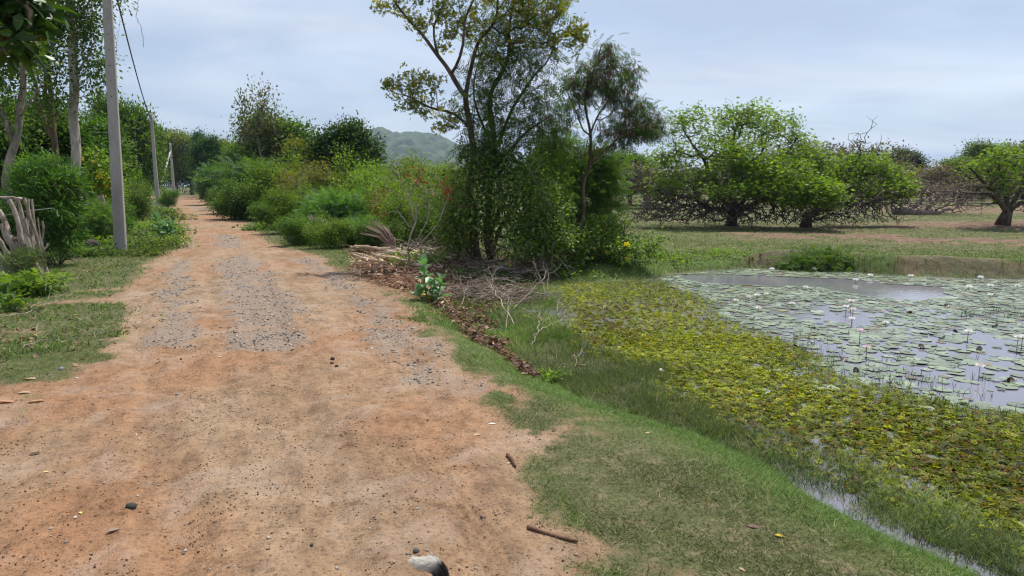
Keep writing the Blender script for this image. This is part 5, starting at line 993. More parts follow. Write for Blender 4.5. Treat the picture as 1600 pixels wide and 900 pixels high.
# ================================================================ CONCRETE POLES & CABLE
mc, t = newmat('pole_concrete'); o_ = N(t, 'ShaderNodeOutputMaterial'); p = N(t, 'ShaderNodeBsdfPrincipled'); tc = N(t, 'ShaderNodeTexCoord'); mp = N(t, 'ShaderNodeMapping'); mp.inputs['Scale'].default_value = (1, 1, .25); Lk(t, tc.outputs['Object'], mp.inputs[0])
n_a = N(t, 'ShaderNodeTexNoise', inp={'Scale': 4., 'Detail': 6, 'Roughness': .65}); Lk(t, mp.outputs[0], n_a.inputs['Vector']); n_b = N(t, 'ShaderNodeTexNoise', inp={'Scale': 60., 'Detail': 3}); Lk(t, tc.outputs['Object'], n_b.inputs['Vector'])
cr = N(t, 'ShaderNodeValToRGB'); e = cr.color_ramp.elements; e[0].position = .3; e[1].position = .7; e[0].color = (.27, .25, .235, 1); e[1].color = (.43, .40, .375, 1); Lk(t, n_a.outputs['Fac'], cr.inputs[0]); mr = N(t, 'ShaderNodeMapRange', inp={1: .3, 2: .7, 3: .85, 4: 1.1}); Lk(t, n_b.outputs['Fac'], mr.inputs[0])
mu = N(t, 'ShaderNodeVectorMath', operation='SCALE'); Lk(t, cr.outputs[0], mu.inputs[0]); Lk(t, mr.outputs[0], mu.inputs['Scale']); Lk(t, mu.outputs[0], p.inputs['Base Color']); p.inputs['Roughness'].default_value = .9
b = N(t, 'ShaderNodeBump', inp={'Strength': .4, 'Distance': .004}); Lk(t, n_b.outputs['Fac'], b.inputs['Height']); Lk(t, b.outputs[0], p.inputs['Normal']); Lk(t, p.outputs[0], o_.inputs[0])
M_steel = vcol('galvanised_steel', .5, .5, 80, .1)
def taper_pole(h, wb, wt, db, dt):
    """tapered concrete pole: rectangular with chamfered corners and a recessed panel on two faces"""
    mb = MB(); rows = []; nz = 14; ch = .007
    for i in range(nz + 1):
        f = i / nz; a = (wb * (1 - f) + wt * f) / 2; d = (db * (1 - f) + dt * f) / 2; z = h * f - (.35 if i == 0 else 0)
        rows.append([(-a + ch, -d, z), (a - ch, -d, z), (a, -d + ch, z), (a, d - ch, z), (a - ch, d, z), (-a + ch, d, z), (-a, d - ch, z), (-a, -d + ch, z)])
    V = np.array(rows).reshape(-1, 3); k = 8; i = np.arange(nz)[:, None] * k; j = np.arange(k)[None]; j2 = (j + 1) % k; F = np.stack([i + j, i + j2, i + k + j2, i + k + j], -1).reshape(-1, 4); t_ = nz * k
    F = np.vstack([F, [(t_, t_ + 1, t_ + 2, t_ + 3), (t_, t_ + 3, t_ + 4, t_ + 7), (t_ + 4, t_ + 5, t_ + 6, t_ + 7)]]); mb.add(V, F); return mb
def bolt_holes(h, zs, root):
    mb = MB()
    for z in zs: mb.tube([(0, -.004, z), (0, .012, z)], .011, 8, (.03, .03, .03))
    return mb
tops = []
for i, (u, v, hh, wb, wt, lab, tilt) in enumerate([(189, 397, 7.7, .25, .165, 'nearest grey concrete pole with bolt holes on the left verge', .028), (247, 321, 7.6, .30, .19, 'second concrete pole beyond the bushes on the left', .0), (272, 305.5, 8.6, .42, .28, 'farthest concrete pole propped by a slanting strut', -.004)]):
    g_ = gp(u, v); root = empty('concrete_pole', g_, lab, 'pole', 'concrete poles along the left side of the road', R([14, 10, 8][i])); root.rotation_euler = (0, tilt, R([14, 10, 8][i]))
    obj('shaft', taper_pole(hh, wb, wt, wb * .62, wt * .62).mesh('shaft', False), mc, root)
    mb = MB(); fr_ = lambda z: -(wb * .62 * (1 - z / hh) + wt * .62 * z / hh) / 2
    for z in (3.7, 4.05, 4.4, 4.75, 5.1, 5.45, 6.2, 6.9): mb.tube([(0, fr_(z) - .002, z), (0, fr_(z) - .006, z)], .012, 8, (.02, .02, .02))
    obj('bolt_holes', mb.mesh('bolt_holes', False), M_debris, root)
    mb = MB(); mb.box((-.10, -wt * .62 / 2 - .02, hh - .42), (.10, wt * .62 / 2 + .02, hh - .37), (.3, .3, .3)); mb.tube([(.0, -wt * .62 / 2 - .02, hh - .40), (0, -wt * .62 / 2 - .12, hh - .40), (0, -wt * .62 / 2 - .14, hh - .46)], .010, 6, (.3, .3, .3)); obj('cable_bracket', mb.mesh('cable_bracket', False), M_steel, root)
    M4 = Matrix.Translation(g_) @ root.rotation_euler.to_matrix().to_4x4(); tops.append(np.array(M4 @ Vector((0, -wt * .62 / 2 - .13, hh - .45))))
    if i == 2:
        q = gp(246, 307.5); M4i = M4.inverted(); a_ = np.array(M4i @ Vector([q[0], q[1], q[2] - .2])); e_ = np.array([0, -.1, 7.3]); mb = MB(); dd = e_ - a_; mb.tube(np.array([a_, a_ + dd * .5, e_]), [.17, .15, .12], 6); obj('strut', mb.mesh('strut', False), mc, root)
mb = MB(); pts_all = []
prev = PD(194, -260, 3.0)
chain_ = [np.array([tops[0][0] - .9, -12., tops[0][2] + .1]), tops[0], tops[1], tops[2]]
for a, b_ in zip(chain_[:-1], chain_[1:]):
    n = 30; sag = .012 * np.linalg.norm(b_ - a)
    for i in range(n): f = i / n; q = a * (1 - f) + b_ * f; q = q.copy(); q[2] -= 4 * sag * f * (1 - f); pts_all.append(q)
pts_all.append(chain_[-1]); PA = np.array(pts_all)
mb.tube(PA, .018, 6, (.018, .018, .02), cap=True)
fine_ = []
for a, b_ in zip(PA[30:60], PA[31:61]):                        # second strand wound round the first
    for k in range(12): fine_.append(a + (b_ - a) * k / 12)
fine_ = np.array(fine_); th_ = np.arange(len(fine_)) * 1.3; off_ = np.stack([np.cos(th_), 0 * th_, np.sin(th_)], 1) * .022; mb.tube(fine_ + off_, .012, 4, (.02, .02, .022)); mb.tube(fine_ - off_, .012, 4, (.03, .03, .032))
o = obj('cable', mb.mesh('cable'), M_debris); tag(o, 'black twisted cable sagging between the concrete poles', 'cable')
# thin dangling vine stems beside the near pole
for k, (lab, pts) in enumerate([('thin curly dry vine dangling highest beside the cable', [(209, -60), (216, 0), (213, 25), (219, 40), (224, 60), (225, 74)]), ('faint straight thread of vine dangling close to the near pole', [(193, -50), (190, 0), (188, 20), (184, 60), (181, 84)])]):
    mb = MB(); P_ = np.array([PD(u, v, 9.5 + k) for u, v in pts]); t_ = np.linspace(0, 1, 30); Q = np.stack([np.interp(t_ * (len(P_) - 1), np.arange(len(P_)), P_[:, i]) for i in range(3)], 1); Q += rng.normal(size=Q.shape) * .006; mb.tube(Q, .0035 if k == 0 else .002, 3, (.16, .12, .10)); top = PD(pts[0][0] - 40, pts[0][1] - 160, 9.5 + k); mb.tube(np.array([top, (top + P_[0]) / 2, P_[0]]), .004, 3, (.16, .12, .1)); o = obj('hanging_vine', mb.mesh('hanging_vine'), M_debris); tag(o, lab, 'vine')

# ================================================================ STICK FENCE (left), POSTS
def bent_stick(p0, p1, r0, r1, bend=.06, n=9, k=7, c=(.3, .25, .21), mb=None, seed=0):
    mb = mb or MB(); p0 = np.array(p0, float); p1 = np.array(p1, float); t_ = np.linspace(0, 1, n); L_ = np.linalg.norm(p1 - p0); Q = p0 + (p1 - p0) * t_[:, None] + np.stack([fbm(t_ * 2.2, t_ * 0 + seed * 5.1 + i * 3.3, 3, 120) for i in range(3)], 1) * bend * L_ * 2 * np.sin(np.pi * np.clip(t_ * .9 + .05, 0, 1))[:, None]
    mb.tube(Q, np.linspace(r0, r1, n) * (1 + .12 * rng.normal(size=n)), k, c, .15, cap=(k % 2 == 0)); return mb, Q
Dk = 12.6
fr = empty('stick_fence', ground_at(28, Dk), 'rough fence of crooked grey sticks leaning together at the left edge', 'fence'); fb = np.array(fr.location)
sticks = [((44, 412), (8, 345), .075, .05), ((8, 345), (-12, 320), .05, .035), ((52, 415), (14, 312), .06, .04), ((60, 412), (25, 308), .06, .035), ((66, 405), (38, 310), .05, .03), ((30, 410), (-8, 362), .055, .04), ((18, 420), (-20, 372), .045, .03), ((72, 400), (46, 310), .035, .02), ((58, 418), (38, 342), .045, .03), ((64, 415), (50, 312), .03, .02), ((64, 415), (66, 345), .03, .02), ((40, 415), (30, 330), .05, .035), ((50, 412), (42, 345), .05, .04), ((70, 402), (60, 340), .022, .012), ((76, 380), (64, 400), .02, .015), ((28, 418), (2, 350), .04, .03), ((35, 312), (0, 308), .03, .02), ((55, 410), (50, 370), .035, .025), ((12, 410), (-30, 350), .05, .03)]
for i, (a, b_, r0, r1) in enumerate(sticks):
    dd = Dk + rnd.uniform(-.35, .35); p0 = PD(a[0], a[1], dd) - fb; p1 = PD(b_[0], b_[1], dd + rnd.uniform(-.15, .15)) - fb
    if a[1] > 395: p0[2] = -.06
    mb, Q = bent_stick(p0, p1, r0, r1, .05, 10, 7 if r0 > .03 else 5, seed=i)
    if i % 3 == 0: bent_stick(Q[6], Q[6] + np.array([rnd.uniform(-.1, .25), 0, rnd.uniform(.1, .25)]), r1 * .6, r1 * .25, .05, 5, 5, mb=mb, seed=i + 40)
    obj('stick', mb.mesh('stick'), M_dead, fr)
mb = MB(); wy = [PD(-60, 338, Dk), PD(10, 336, Dk), PD(40, 330, Dk + .1), PD(75, 326, Dk + .6), PD(150, 318, 20)]; mb.tube(np.array(wy) - fb, .004, 4, (.3, .3, .3)); obj('fence_wire', mb.mesh('fence_wire'), M_steel, fr)
fr = empty('stick_fence', ground_at(163, 22.5), 'short run of weathered grey stakes half hidden behind the near pole', 'fence'); fb = np.array(fr.location)
for i, (u, v1) in enumerate([(147, 312), (152, 305), (156, 308), (160, 304), (166, 318), (170, 316), (174, 322), (178, 325), (183, 326), (188, 328)]):
    p0 = ground_at(u + 2, 22.5 + .2 * rnd.random()) - fb; p0[2] = -.05; p1 = PD(u - rnd.uniform(-3, 4), v1, 22.5) - fb; mb, Q = bent_stick(p0, p1, .07, .05, .04, 8, 7, seed=i + 70); obj('stake', mb.mesh('stake'), M_dead, fr)
for i, (u, vb, vt, r_, lab) in enumerate([(213, 326, 299, .13, 'short pale wooden post on the left verge before the second pole'), (275, 305, 291, .10, 'short grey post beside the farthest concrete pole'), (286, 304, 293, .08, 'thin grey post at the road end'), (296, 304, 293, .08, 'leaning grey post at the road end near the banana plant'), (265, 306.5, 294, .09, 'grey post between second and farthest pole'), (303, 304, 295, .07, 'thin pale post at the banana plant'), (281, 304.5, 295, .07, 'low crooked post at the road end')]):
    g_ = gp(u, vb); D_ = g_[1]; p1 = PD(u + (3 if i == 3 else -.5), vt, D_) - g_; mb, Q = bent_stick((0, 0, -.1), p1, r_, r_ * .8, .03, 7, 8, seed=i + 90); o = obj('wooden_post', mb.mesh('wooden_post'), M_bark_white, None, g_); tag(o, lab, 'post')
# banana plant
gb = ground_at(314, 84); root = empty('banana_plant', gb, 'small banana plant with broad arching leaves at the road end', 'plant')
mb = MB(); mb.tube([(0, 0, -.1), (.03, 0, .9), (0, 0, 1.9)], [.16, .13, .09], 8, (.16, .19, .08)); obj('stem', mb.mesh('stem'), M_debris, root)
LL = []
for k in range(9):
    a = k * 2.4; el = R(rnd.uniform(25, 75)); L_ = rnd.uniform(1.5, 2.1); n = 8; mbq = []
    for i in range(n + 1):
        f = i / n; rad = L_ * f * math.cos(el); z = 1.9 + L_ * f * math.sin(el) - .9 * f * f * (1 - el / 2); w_ = .24 * math.sin(math.pi * min(.98, f * .9 + .08)) ** .6; cx, cy = math.cos(a), math.sin(a); mbq += [(cx * rad - cy * w_, cy * rad + cx * w_, z - .06), (cx * rad, cy * rad, z), (cx * rad + cy * w_, cy * rad - cx * w_, z - .06)]
    V = np.array(mbq); F = []
    for i in range(n): b_ = i * 3; F += [(b_, b_ + 1, b_ + 4, b_ + 3), (b_ + 1, b_ + 2, b_ + 5, b_ + 4)]
    me = mesh_np('leaf', V, np.array(F), np.tile([.09, .19, .035], (len(V), 1)), True); obj('leaf', me, M_gloss, root)
# stump and palm frond, brush
gs = ground_at(497, 20.4); root = empty('tree_stump', gs + [0, 0, 0], 'old grey splintered tree stump among the roadside bushes', 'stump'); mb = MB()
vb = 290 + (CH - gs[2]) * FPX / 20.4; hs_ = (vb - 340) * S(20.4)
mb.tube([(0, 0, -.1), (.02, 0, hs_ * .4), (0, 0, hs_ * .8), (.02, 0, hs_)], [.30, .26, .24, .22], 14, (.2, .16, .13), .2)
for k in range(18): a = k * .35 * 2; bent_stick((.23 * math.cos(a), .2 * math.sin(a), hs_ * .55), (.32 * math.cos(a), .28 * math.sin(a), hs_ + rnd.uniform(-.05, .14)), .05, .012, .05, 6, 4, (.3, .25, .2), mb, k + 130)
for k in range(10): a = rnd.uniform(0, 6.3); bent_stick((.2 * math.cos(a), .2 * math.sin(a), hs_ * .8), (.2 * math.cos(a) + rnd.uniform(0, .45), .3 * math.sin(a), hs_ - rnd.uniform(.15, .4)), .025, .01, .08, 6, 4, (.3, .25, .2), mb, k + 160)
obj('stump_wood', mb.mesh('stump_wood'), M_dead, root)
# white brushwood heap far left of bushes
def brush(name, label, cat, c, rad, n, L_, r_, colr, flat=.4, seed=0, sub=0, kind=None):
    mb = MB()
    for k in range(n):
        a = rnd.uniform(0, 6.28); q = np.array([rnd.gauss(0, .5) * rad[0], rnd.gauss(0, .5) * rad[1], abs(rnd.gauss(0, .5)) * rad[2] + .02]); d = np.array([math.cos(a), math.sin(a) * .7, rnd.gauss(0, flat)]) * L_ * rnd.uniform(.4, 1.1)
        cc = np.array(colr[k % len(colr)]) * rnd.uniform(.6, 1.25); e_ = q + d
        if e_[2] < .01: e_[2] = .02
        m_, Q = bent_stick(q, e_, r_ * rnd.uniform(.5, 1.3), r_ * .3, .14, 7, 4, cc, mb, k + seed)
        for s_ in range(sub):
            i = rnd.randrange(2, 6); a2 = a + rnd.choice((-1, 1)) * rnd.uniform(.4, 1.0); bent_stick(Q[i], Q[i] + np.array([math.cos(a2), math.sin(a2) * .7, rnd.gauss(.15, flat)]) * L_ * rnd.uniform(.2, .5), r_ * .45, r_ * .2, .14, 5, 3, cc, mb, k + s_ * 31 + seed)
    o = obj(name, mb.mesh(name), M_debris, None, c); tag(o, label, cat, kind=kind); return o
gb_ = gp(390, 334); brush('brushwood_heap', 'heap of bleached grey brushwood at the far right road edge', 'brush heap', gb_, (.9, .6, .55), 170, .9, .012, [(.34, .29, .27), (.45, .4, .36), (.22, .18, .16)], .5, 300, 1)
TW = [(.30, .24, .20), (.42, .36, .30), (.18, .13, .10), (.25, .17, .13)]
for (u, v, rx, ry, rz_, n, L_, sd) in [(700, 405, 1.3, .7, .22, 150, .9, 400), (770, 425, 1.1, .9, .22, 190, .8, 500), (740, 465, .7, .5, .20, 130, .6, 600), (800, 470, .6, .5, .12, 80, .6, 700), (860, 405, 1.2, .8, .25, 110, 1.1, 800), (650, 400, .8, .4, .22, 90, .8, 850)]:
    brush('brushwood', 'tangle of dry grey twigs between the log pile and the marsh', None, gp(u, v, -.1) + [0, 0, .02], (rx, ry, rz_), n, L_, .007, TW, .25, sd, 2, 'stuff')
# dry palm frond
gf = gp(612, 397); root = empty('palm_frond', gf, 'dry brown palm frond arching over the end of the log pile', 'palm frond'); mb = MB(); base = PD(618, 392, gf[1]) - gf
for k in range(46):
    f = k / 45; u_, v_ = 565 + 50 * f + rnd.uniform(-6, 6), 372 - 26 * math.sin(math.pi * min(1, f * .9 + .1)) + rnd.uniform(-4, 6); e_ = PD(u_, v_, gf[1] + rnd.uniform(-.3, .3)) - gf; q = base + (e_ - base) * .5 + np.array([0, 0, .12]); P_ = np.array([base, base * .6 + q * .4 + [0, 0, .02], q, e_]); mb.tube(P_, [.014, .012, .010, .004], 4, np.array((.30, .22, .18)) * rnd.uniform(.6, 1.3))
obj('leaflets', mb.mesh('leaflets'), M_debris, root); mb = MB(); mb.tube(np.array([base, base + [.05, -.05, -.25], base + [.12, -.1, -.5]]), [.02, .025, .03], 6, (.2, .14, .1)); obj('stalk', mb.mesh('stalk'), M_debris, root)
# log pile
PW = [(.52, .38, .26), (.60, .47, .34), (.44, .31, .21), (.50, .40, .30)]
logs = [((592, 402), (668, 411), .055), ((600, 398), (690, 413), .05), ((555, 396), (600, 402), .055), ((612, 410), (662, 419), .06), ((590, 408), (640, 416), .05), ((630, 400), (700, 408), .045), ((560, 402), (615, 410), .045), ((575, 394), (650, 400), .045), ((650, 404), (705, 414), .04), ((570, 408), (608, 414), .04), ((548, 392), (585, 398), .04), ((605, 405), (650, 412), .05), ((640, 412), (690, 420), .04), ((620, 396), (665, 402), .04), ((662, 398), (712, 412), .035), ((548, 400), (580, 408), .035)]
adj = ['longest', 'thick pale', 'short', 'thickest', 'lower', 'right-hand thin', 'left-hand thin', 'rear', 'right end', 'small lower', 'far left end', 'middle', 'lower right', 'rear pale', 'rightmost thin', 'left lower short']
for i, (a, b_, r_) in enumerate(logs):
    g0 = gp(*a); g1 = gp(*b_); zz = .05 + .055 * (i % 3); g0 = g0 + [0, 0, zz]; g1 = g1 + [0, 0, zz + rnd.uniform(-.03, .03)]; L_ = g1 - g0; mb = MB(); cc = np.array(PW[i % 4]) * rnd.uniform(.85, 1.1)
    bent_stick((0, 0, 0), L_, r_ * .95, r_ * .7, .02, 8, 8, cc, mb, i + 900); o = obj('log', mb.mesh('log'), M_wood, None, g0); tag(o, f'{adj[i]} barkless log in the pile of pale wood beside the road', 'log', 'pale logs piled beside the road')
# split chips & bark litter
def chips(n, polyf, L_, wd, pal, zr, name, label, seed):
    pts = polyf(n); n = len(pts); a = rng.uniform(0, 6.28, n); d = np.stack([np.cos(a), np.sin(a), rng.normal(size=n) * .3], 1); P3 = np.stack([pts[:, 0], pts[:, 1], hxy(pts[:, 0], pts[:, 1]) + rng.random(n) * zr], 1)
    V, F, C = place(T_leafq(wd, .04, -.06), P3, d, rng.uniform(*L_, n), pick(pal, n), flat=.6, cj=.25); tag(obj(name, mesh_np(name, V, F, C), M_dry), label, kind='stuff')
def in_lit(n):
    u = rng.uniform(545, 905, n * 6); v = rng.uniform(393, 590, n * 6); q = np.array([G(a, b_)[:2] for a, b_ in zip(u, v)]); s_ = sdf(q[:, 0], q[:, 1], LITTER) + .25 * fbm(q[:, 0] * 2, q[:, 1] * 2, 3, 130); q = q[s_ < 0]; return q[:n]
chips(8000, in_lit, (.03, .085), .22, [((.20, .10, .065), 3), ((.12, .062, .042), 3), ((.36, .24, .17), 1.2), ((.06, .035, .025), 2)], .06, 'leaf_litter', 'brown dead leaves and bark strewn below the log pile', 0)
def in_chip(n):
    u = rng.uniform(545, 700, n * 3); v = 400 + (u - 545) * .22 + rng.uniform(-10, 34, n * 3); q = np.array([G(a, b_)[:2] for a, b_ in zip(u, v)]); return q[:n]
chips(800, in_chip, (.07, .22), .09, [((.48, .34, .23), 3), ((.36, .22, .15), 2), ((.58, .45, .33), 1.4), ((.2, .11, .07), 1)], .16, 'wood_chips', 'splintered pale bark and wood chips on the log pile', 1)
def left_lit(n):
    q = np.concatenate([rng.normal(size=(n, 2)) * [.9, .8] + [-9.6, 12.0], rng.normal(size=(n // 2, 2)) * [.8, 1.0] + [-5.6, 6.8]]); return q
chips(700, left_lit, (.03, .08), .28, [((.25, .15, .10), 3), ((.36, .25, .17), 2), ((.10, .06, .045), 2)], .02, 'verge_leaf_litter', 'small dry leaves lying on the left verge', 2)
# bare dead branches: things
def dead_branch(label, pts, r0, subs, Dz=0.0, zlift=0.0):
    P_ = []
    for (u, v, h) in pts: q = gp(u, v + 0, -.1); P_.append(None)
    # each point: pixel of the ground under it (u, vg) and height h above it
    P_ = np.array([gp(u, v, -.1) + [0, 0, h * .78] for (u, v, h) in pts]); b_ = P_[0].copy(); root = empty('dead_branch', b_, label, 'branch', 'bare dead branches by the marsh'); n = 14; t_ = np.linspace(0, 1, n); idx = t_ * (len(P_) - 1); Q = np.stack([np.interp(idx, np.arange(len(P_)), P_[:, i]) for i in range(3)], 1) - b_; Q[1:-1] += rng.normal(size=(n - 2, 3)) * .012
    mb = MB(); r0 = r0 * .48; mb.tube(Q, np.linspace(r0, r0 * .3, n), 6, None, .12); obj('limb', mb.mesh('limb'), M_dead, root)
    for k in range(subs):
        i = rnd.randrange(3, n - 1); a = rnd.uniform(0, 6.28); d = (Q[min(i + 2, n - 1)] - Q[i - 2]); d = d / np.linalg.norm(d) + np.array([math.cos(a) * .6, math.sin(a) * .6, rnd.uniform(.0, .9)]); mb = MB(); m_, Q2 = bent_stick(Q[i], Q[i] + d * rnd.uniform(.25, .6), r0 * .45, r0 * .15, .10, 7, 4, mb=mb, seed=k + int(pts[0][0]))
        for s_ in range(2): bent_stick(Q2[3 + s_], Q2[3 + s_] + (d + rng.normal(size=3) * .6) * .22, r0 * .25, r0 * .1, .1, 5, 3, mb=mb, seed=k + s_ * 9)
        obj('twig', mb.mesh('twig'), M_dead, root)
dead_branch('long forked white branch standing slanted over the marsh edge', [(805, 512, 0), (790, 500, .22), (770, 478, .38), (757, 470, .58)], .022, 4)
dead_branch('white crooked branch arching over to the right above the marsh grass', [(800, 485, 0), (825, 470, .15), (850, 455, .28), (857, 435, .40)], .02, 5)
dead_branch('thin grey branch reaching up beside the white crooked one', [(790, 520, 0), (795, 505, .3), (792, 500, .45)], .014, 3)
dead_branch('low bleached branch lying on the marsh grass at the right', [(828, 530, 0.02), (850, 518, .06), (878, 505, .08)], .018, 4)
dead_branch('bleached branch pointing at the marsh right of the leaf litter', [(830, 545, 0.02), (845, 520, .18), (842, 505, .22)], .014, 3)
dead_branch('curved brown branch leaning out of the vine thicket', [(855, 452, 0), (858, 440, .25), (848, 430, .55), (830, 425, .8)], .03, 4)
dead_branch('pale branch crossing the twigs below the vine thicket', [(750, 428, .05), (780, 420, .18), (800, 412, .30)], .028, 4)
dead_branch('pale branch leaning behind the log pile', [(690, 425, .12), (665, 412, .35), (640, 405, .62)], .026, 3)
dead_branch('dark spiky twig bundle lying in the wet grass beside the bank', [(895, 575, 0), (905, 560, .08), (915, 548, .14)], .010, 5)
dead_branch('short broken white stick standing in the twig tangle', [(720, 482, .03), (727, 470, .18), (733, 462, .34)], .016, 2)
dead_branch('long thin fallen stick on the left verge grass', [(0, 498, .02), (40, 492, .03), (70, 480, .03), (105, 468, .02)], .016, 3)
dead_branch('curved stick lying on the left verge above the dirt', [(35, 548, .02), (60, 536, .03), (90, 532, .04), (100, 538, .02)], .014, 3)
dead_branch('small grey stick on the grass below the near pole', [(108, 402, .05), (118, 410, .06), (132, 415, .03)], .018, 2)
# sticks / leaves on the road
def ground_stick(label, a, b_, r_, c):
    p0 = gp(*a) + [0, 0, r_ * .8]; p1 = gp(*b_) + [0, 0, r_ * .8]; mb = MB(); bent_stick((0, 0, 0), p1 - p0, r_, r_ * .6, .03, 9, 6, c, mb, int(a[0])); o = obj('stick', mb.mesh('stick'), M_debris, None, p0); tag(o, label, 'stick')
ground_stick('brown twig lying on the bare earth beside the grass near the front', (824, 826), (903, 848), .011, (.15, .085, .055))
ground_stick('short dark bark piece on the road edge among the thin grass', (793, 712), (806, 732), .012, (.12, .06, .04))
ground_stick('pale straw lying on the road at the left', (212, 678), (219, 688), .004, (.6, .42, .3))
def fallen_leaf(label, u, v, L_, c, rz, wd=.26, curl=.12):
    g_ = gp(u, v); V, F = T_leafq(wd, .10, -.05); V = V.copy(); V = V * L_ * .85; V[:, 0] -= L_ / 2; V[:, 2] = V[:, 2] * .5 + curl * np.abs(V[:, 1]) + .002; me = mesh_np('fallen_leaf', V, F, np.tile(c, (len(V), 1)), True); o = obj('fallen_leaf', me, M_dry, None, g_ + np.array([0, 0, .001])); o.rotation_euler = (rnd.uniform(-.15, .15), rnd.uniform(-.15, .15), rz); tag(o, label, 'leaf', 'fallen leaves')
for a in [('curled mauve brown dead leaf on the lawn', 1173, 823, .075, (.20, .11, .10), 2.6), ('small yellow leaf on the lawn', 1217, 838, .06, (.65, .45, .04), 2.7), ('reddish dead leaf curled on the lawn', 1313, 816, .04, (.25, .12, .08), .5), ('pale leaf scrap at the bottom of the lawn', 1158, 890, .045, (.5, .36, .25), 2.2),
          ('large orange tan leaf on the left verge', 58, 628, .16, (.48, .30, .16), .4), ('large pinkish tan leaf at the left frame edge', 12, 629, .18, (.42, .24, .16), .3), ('buff leaf on the upper left litter', 44, 593, .15, (.55, .38, .24), 3.0), ('narrow buff leaf left of the road', 40, 614, .12, (.45, .32, .22), .2), ('grey curled leaf on the road at the lower left', 180, 829, .085, (.26, .19, .15), .8),
          ('yellow leaf scrap on the left of the road', 72, 738, .045, (.62, .5, .22), .2), ('tiny yellow leaf low on the left of the road', 126, 803, .035, (.7, .55, .2), 2.9), ('dark narrow leaf on the left of the road', 55, 710, .09, (.12, .08, .06), .4), ('yellow leaf on the grass below the fence', 118, 492, .07, (.6, .42, .05), 0.), ('yellow leaf beside the left gravel strip', 234, 490, .06, (.6, .45, .1), .3), ('tan leaf on bare soil in the verge grass', 745, 680, .07, (.5, .35, .22), .3),
          ('brown curled leaf in the marsh grass', 908, 571, .13, (.45, .30, .22), 2.4), ('pale brown leaf standing in the marsh grass', 896, 556, .12, (.40, .28, .2), 1.5), ('buff leaf beside the bleached branch', 832, 533, .14, (.55, .42, .3), .3), ('pale yellow leaf on the verge', 1012, 677, .05, (.6, .5, .2), .1), ('white leaf scrap on the road', 344, 558, .05, (.7, .65, .6), .1), ('white dry leaf on the road right half', 770, 663, .07, (.65, .58, .48), .1), ('pale yellow scrap at the road edge', 796, 724, .04, (.6, .5, .3), 1.)]:
    fallen_leaf(*a)
# small weeds
def weed(name, label, cat, pos, n, size, tpl, pal, hgt, rad, cl=M_leaf, group=None):
    pos = np.asarray(pos, float); root = empty(name, pos, label, cat, group); mb = MB(); T_ = []; Dd_ = []
    for k in range(n): a = rnd.uniform(0, 6.28); r_ = rad * rnd.random() ** .5; e_ = np.array([r_ * math.cos(a), r_ * math.sin(a), hgt * rnd.uniform(.3, 1) * (1 - .4 * r_ / rad)]); mb.tube(np.array([(0.02 * math.cos(a), .02 * math.sin(a), -.01), e_ * .6, e_]), .004, 3, (.08, .12, .03)); T_ += [e_ * .5, e_ * .8, e_]; Dd_ += [e_] * 3
    V, F, C = foliage(np.array(T_), np.array(Dd_), dict(tpl=tpl, per=4, size=size, spread=size[1] * .35, pal=pal, droop=.1, up=1.0)); obj('stems', mb.mesh('stems'), M_debris, root); obj('leaves', mesh_np('leaves', V, F, C), cl, root); return root
weed('weed', 'bright green low weed on the bank right of the bark litter', 'weed', gp(866, 592, -.05), 18, (.03, .055), OV, P_BRIGHT, .09, .22)
weed('leafy_plant', 'low bright leafy plant in front of the stick fence', 'plant', ground_at(28, 10.4), 40, (.06, .11), TRI, P_BRIGHT, .42, .55)
weed('leafy_plant', 'second low leafy plant at the left edge by the fence foot', 'plant', ground_at(-15, 9.8), 30, (.08, .14), TRI, P_MID, .34, .5)
weed('leafy_plant', 'broad leaved green plant at the left edge below the fence', 'plant', ground_at(2, 9.0), 12, (.08, .13), LF, P_MID, .2, .3)
for i, (u, D_, h, r_, lab, tp, pal) in enumerate([(205, 17.2, .35, .8, 'low leafy weed clump at the foot of the near pole', OV, P_MID), (235, 17.6, .45, .8, 'weed clump right of the near pole', OV, P_OLIVE), (255, 18.4, .5, .8, 'taller weed clump at the road edge right of the near pole', LF, P_BRIGHT), (222, 16.2, .22, .7, 'flat weeds at the road edge by the near pole', OV, P_OLIVE), (175, 16.5, .25, .8, 'low weeds left of the near pole', OV, P_MID), (130, 16, .22, .8, 'low weeds below the dark boulder', OV, P_MID), (100, 16, .3, .6, 'weeds at the foot of the long leaved shrub', OV, P_BRIGHT), (160, 18.6, .35, .8, 'weed patch behind the dark boulder', OV, P_BRIGHT), (240, 23, .3, 1.2, 'weed patch beyond the broad leaved plant', OV, P_MID), (232, 27, .3, 1.4, 'flat green weed patch on the far left verge', OV, P_BRIGHT), (262, 33, .35, 1.2, 'weed patch beside the road before the second pole', OV, P_OLIVE), (250, 40, .5, 1.2, 'weeds on the left verge near the second pole', OV, P_MID), (410, 26, .3, 1., 'low weeds at the right road edge', OV, P_MID), (1130, 17, .12, 1.1, 'low green tuft on the far bank of the pond', OV, P_BRIGHT), (1050, 16, .16, .9, 'green tuft at the pond edge right of the yellow flowered bush', OV, P_BRIGHT), (745, 13.6, .3, .8, 'green weeds between twigs and vine thicket', OV, P_MID), (880, 14, .3, .7, 'shaded weeds below the yellow flowered bush', OV, P_MID), (660, 14.5, .35, .9, 'green weeds behind the log pile', OV, P_BRIGHT)]):
    weed('weed_clump', lab, 'weeds', ground_at(u, D_), 46, (.05, .10) if D_ < 20 else (.10, .18), tp, pal, h, r_, group='weed clumps')
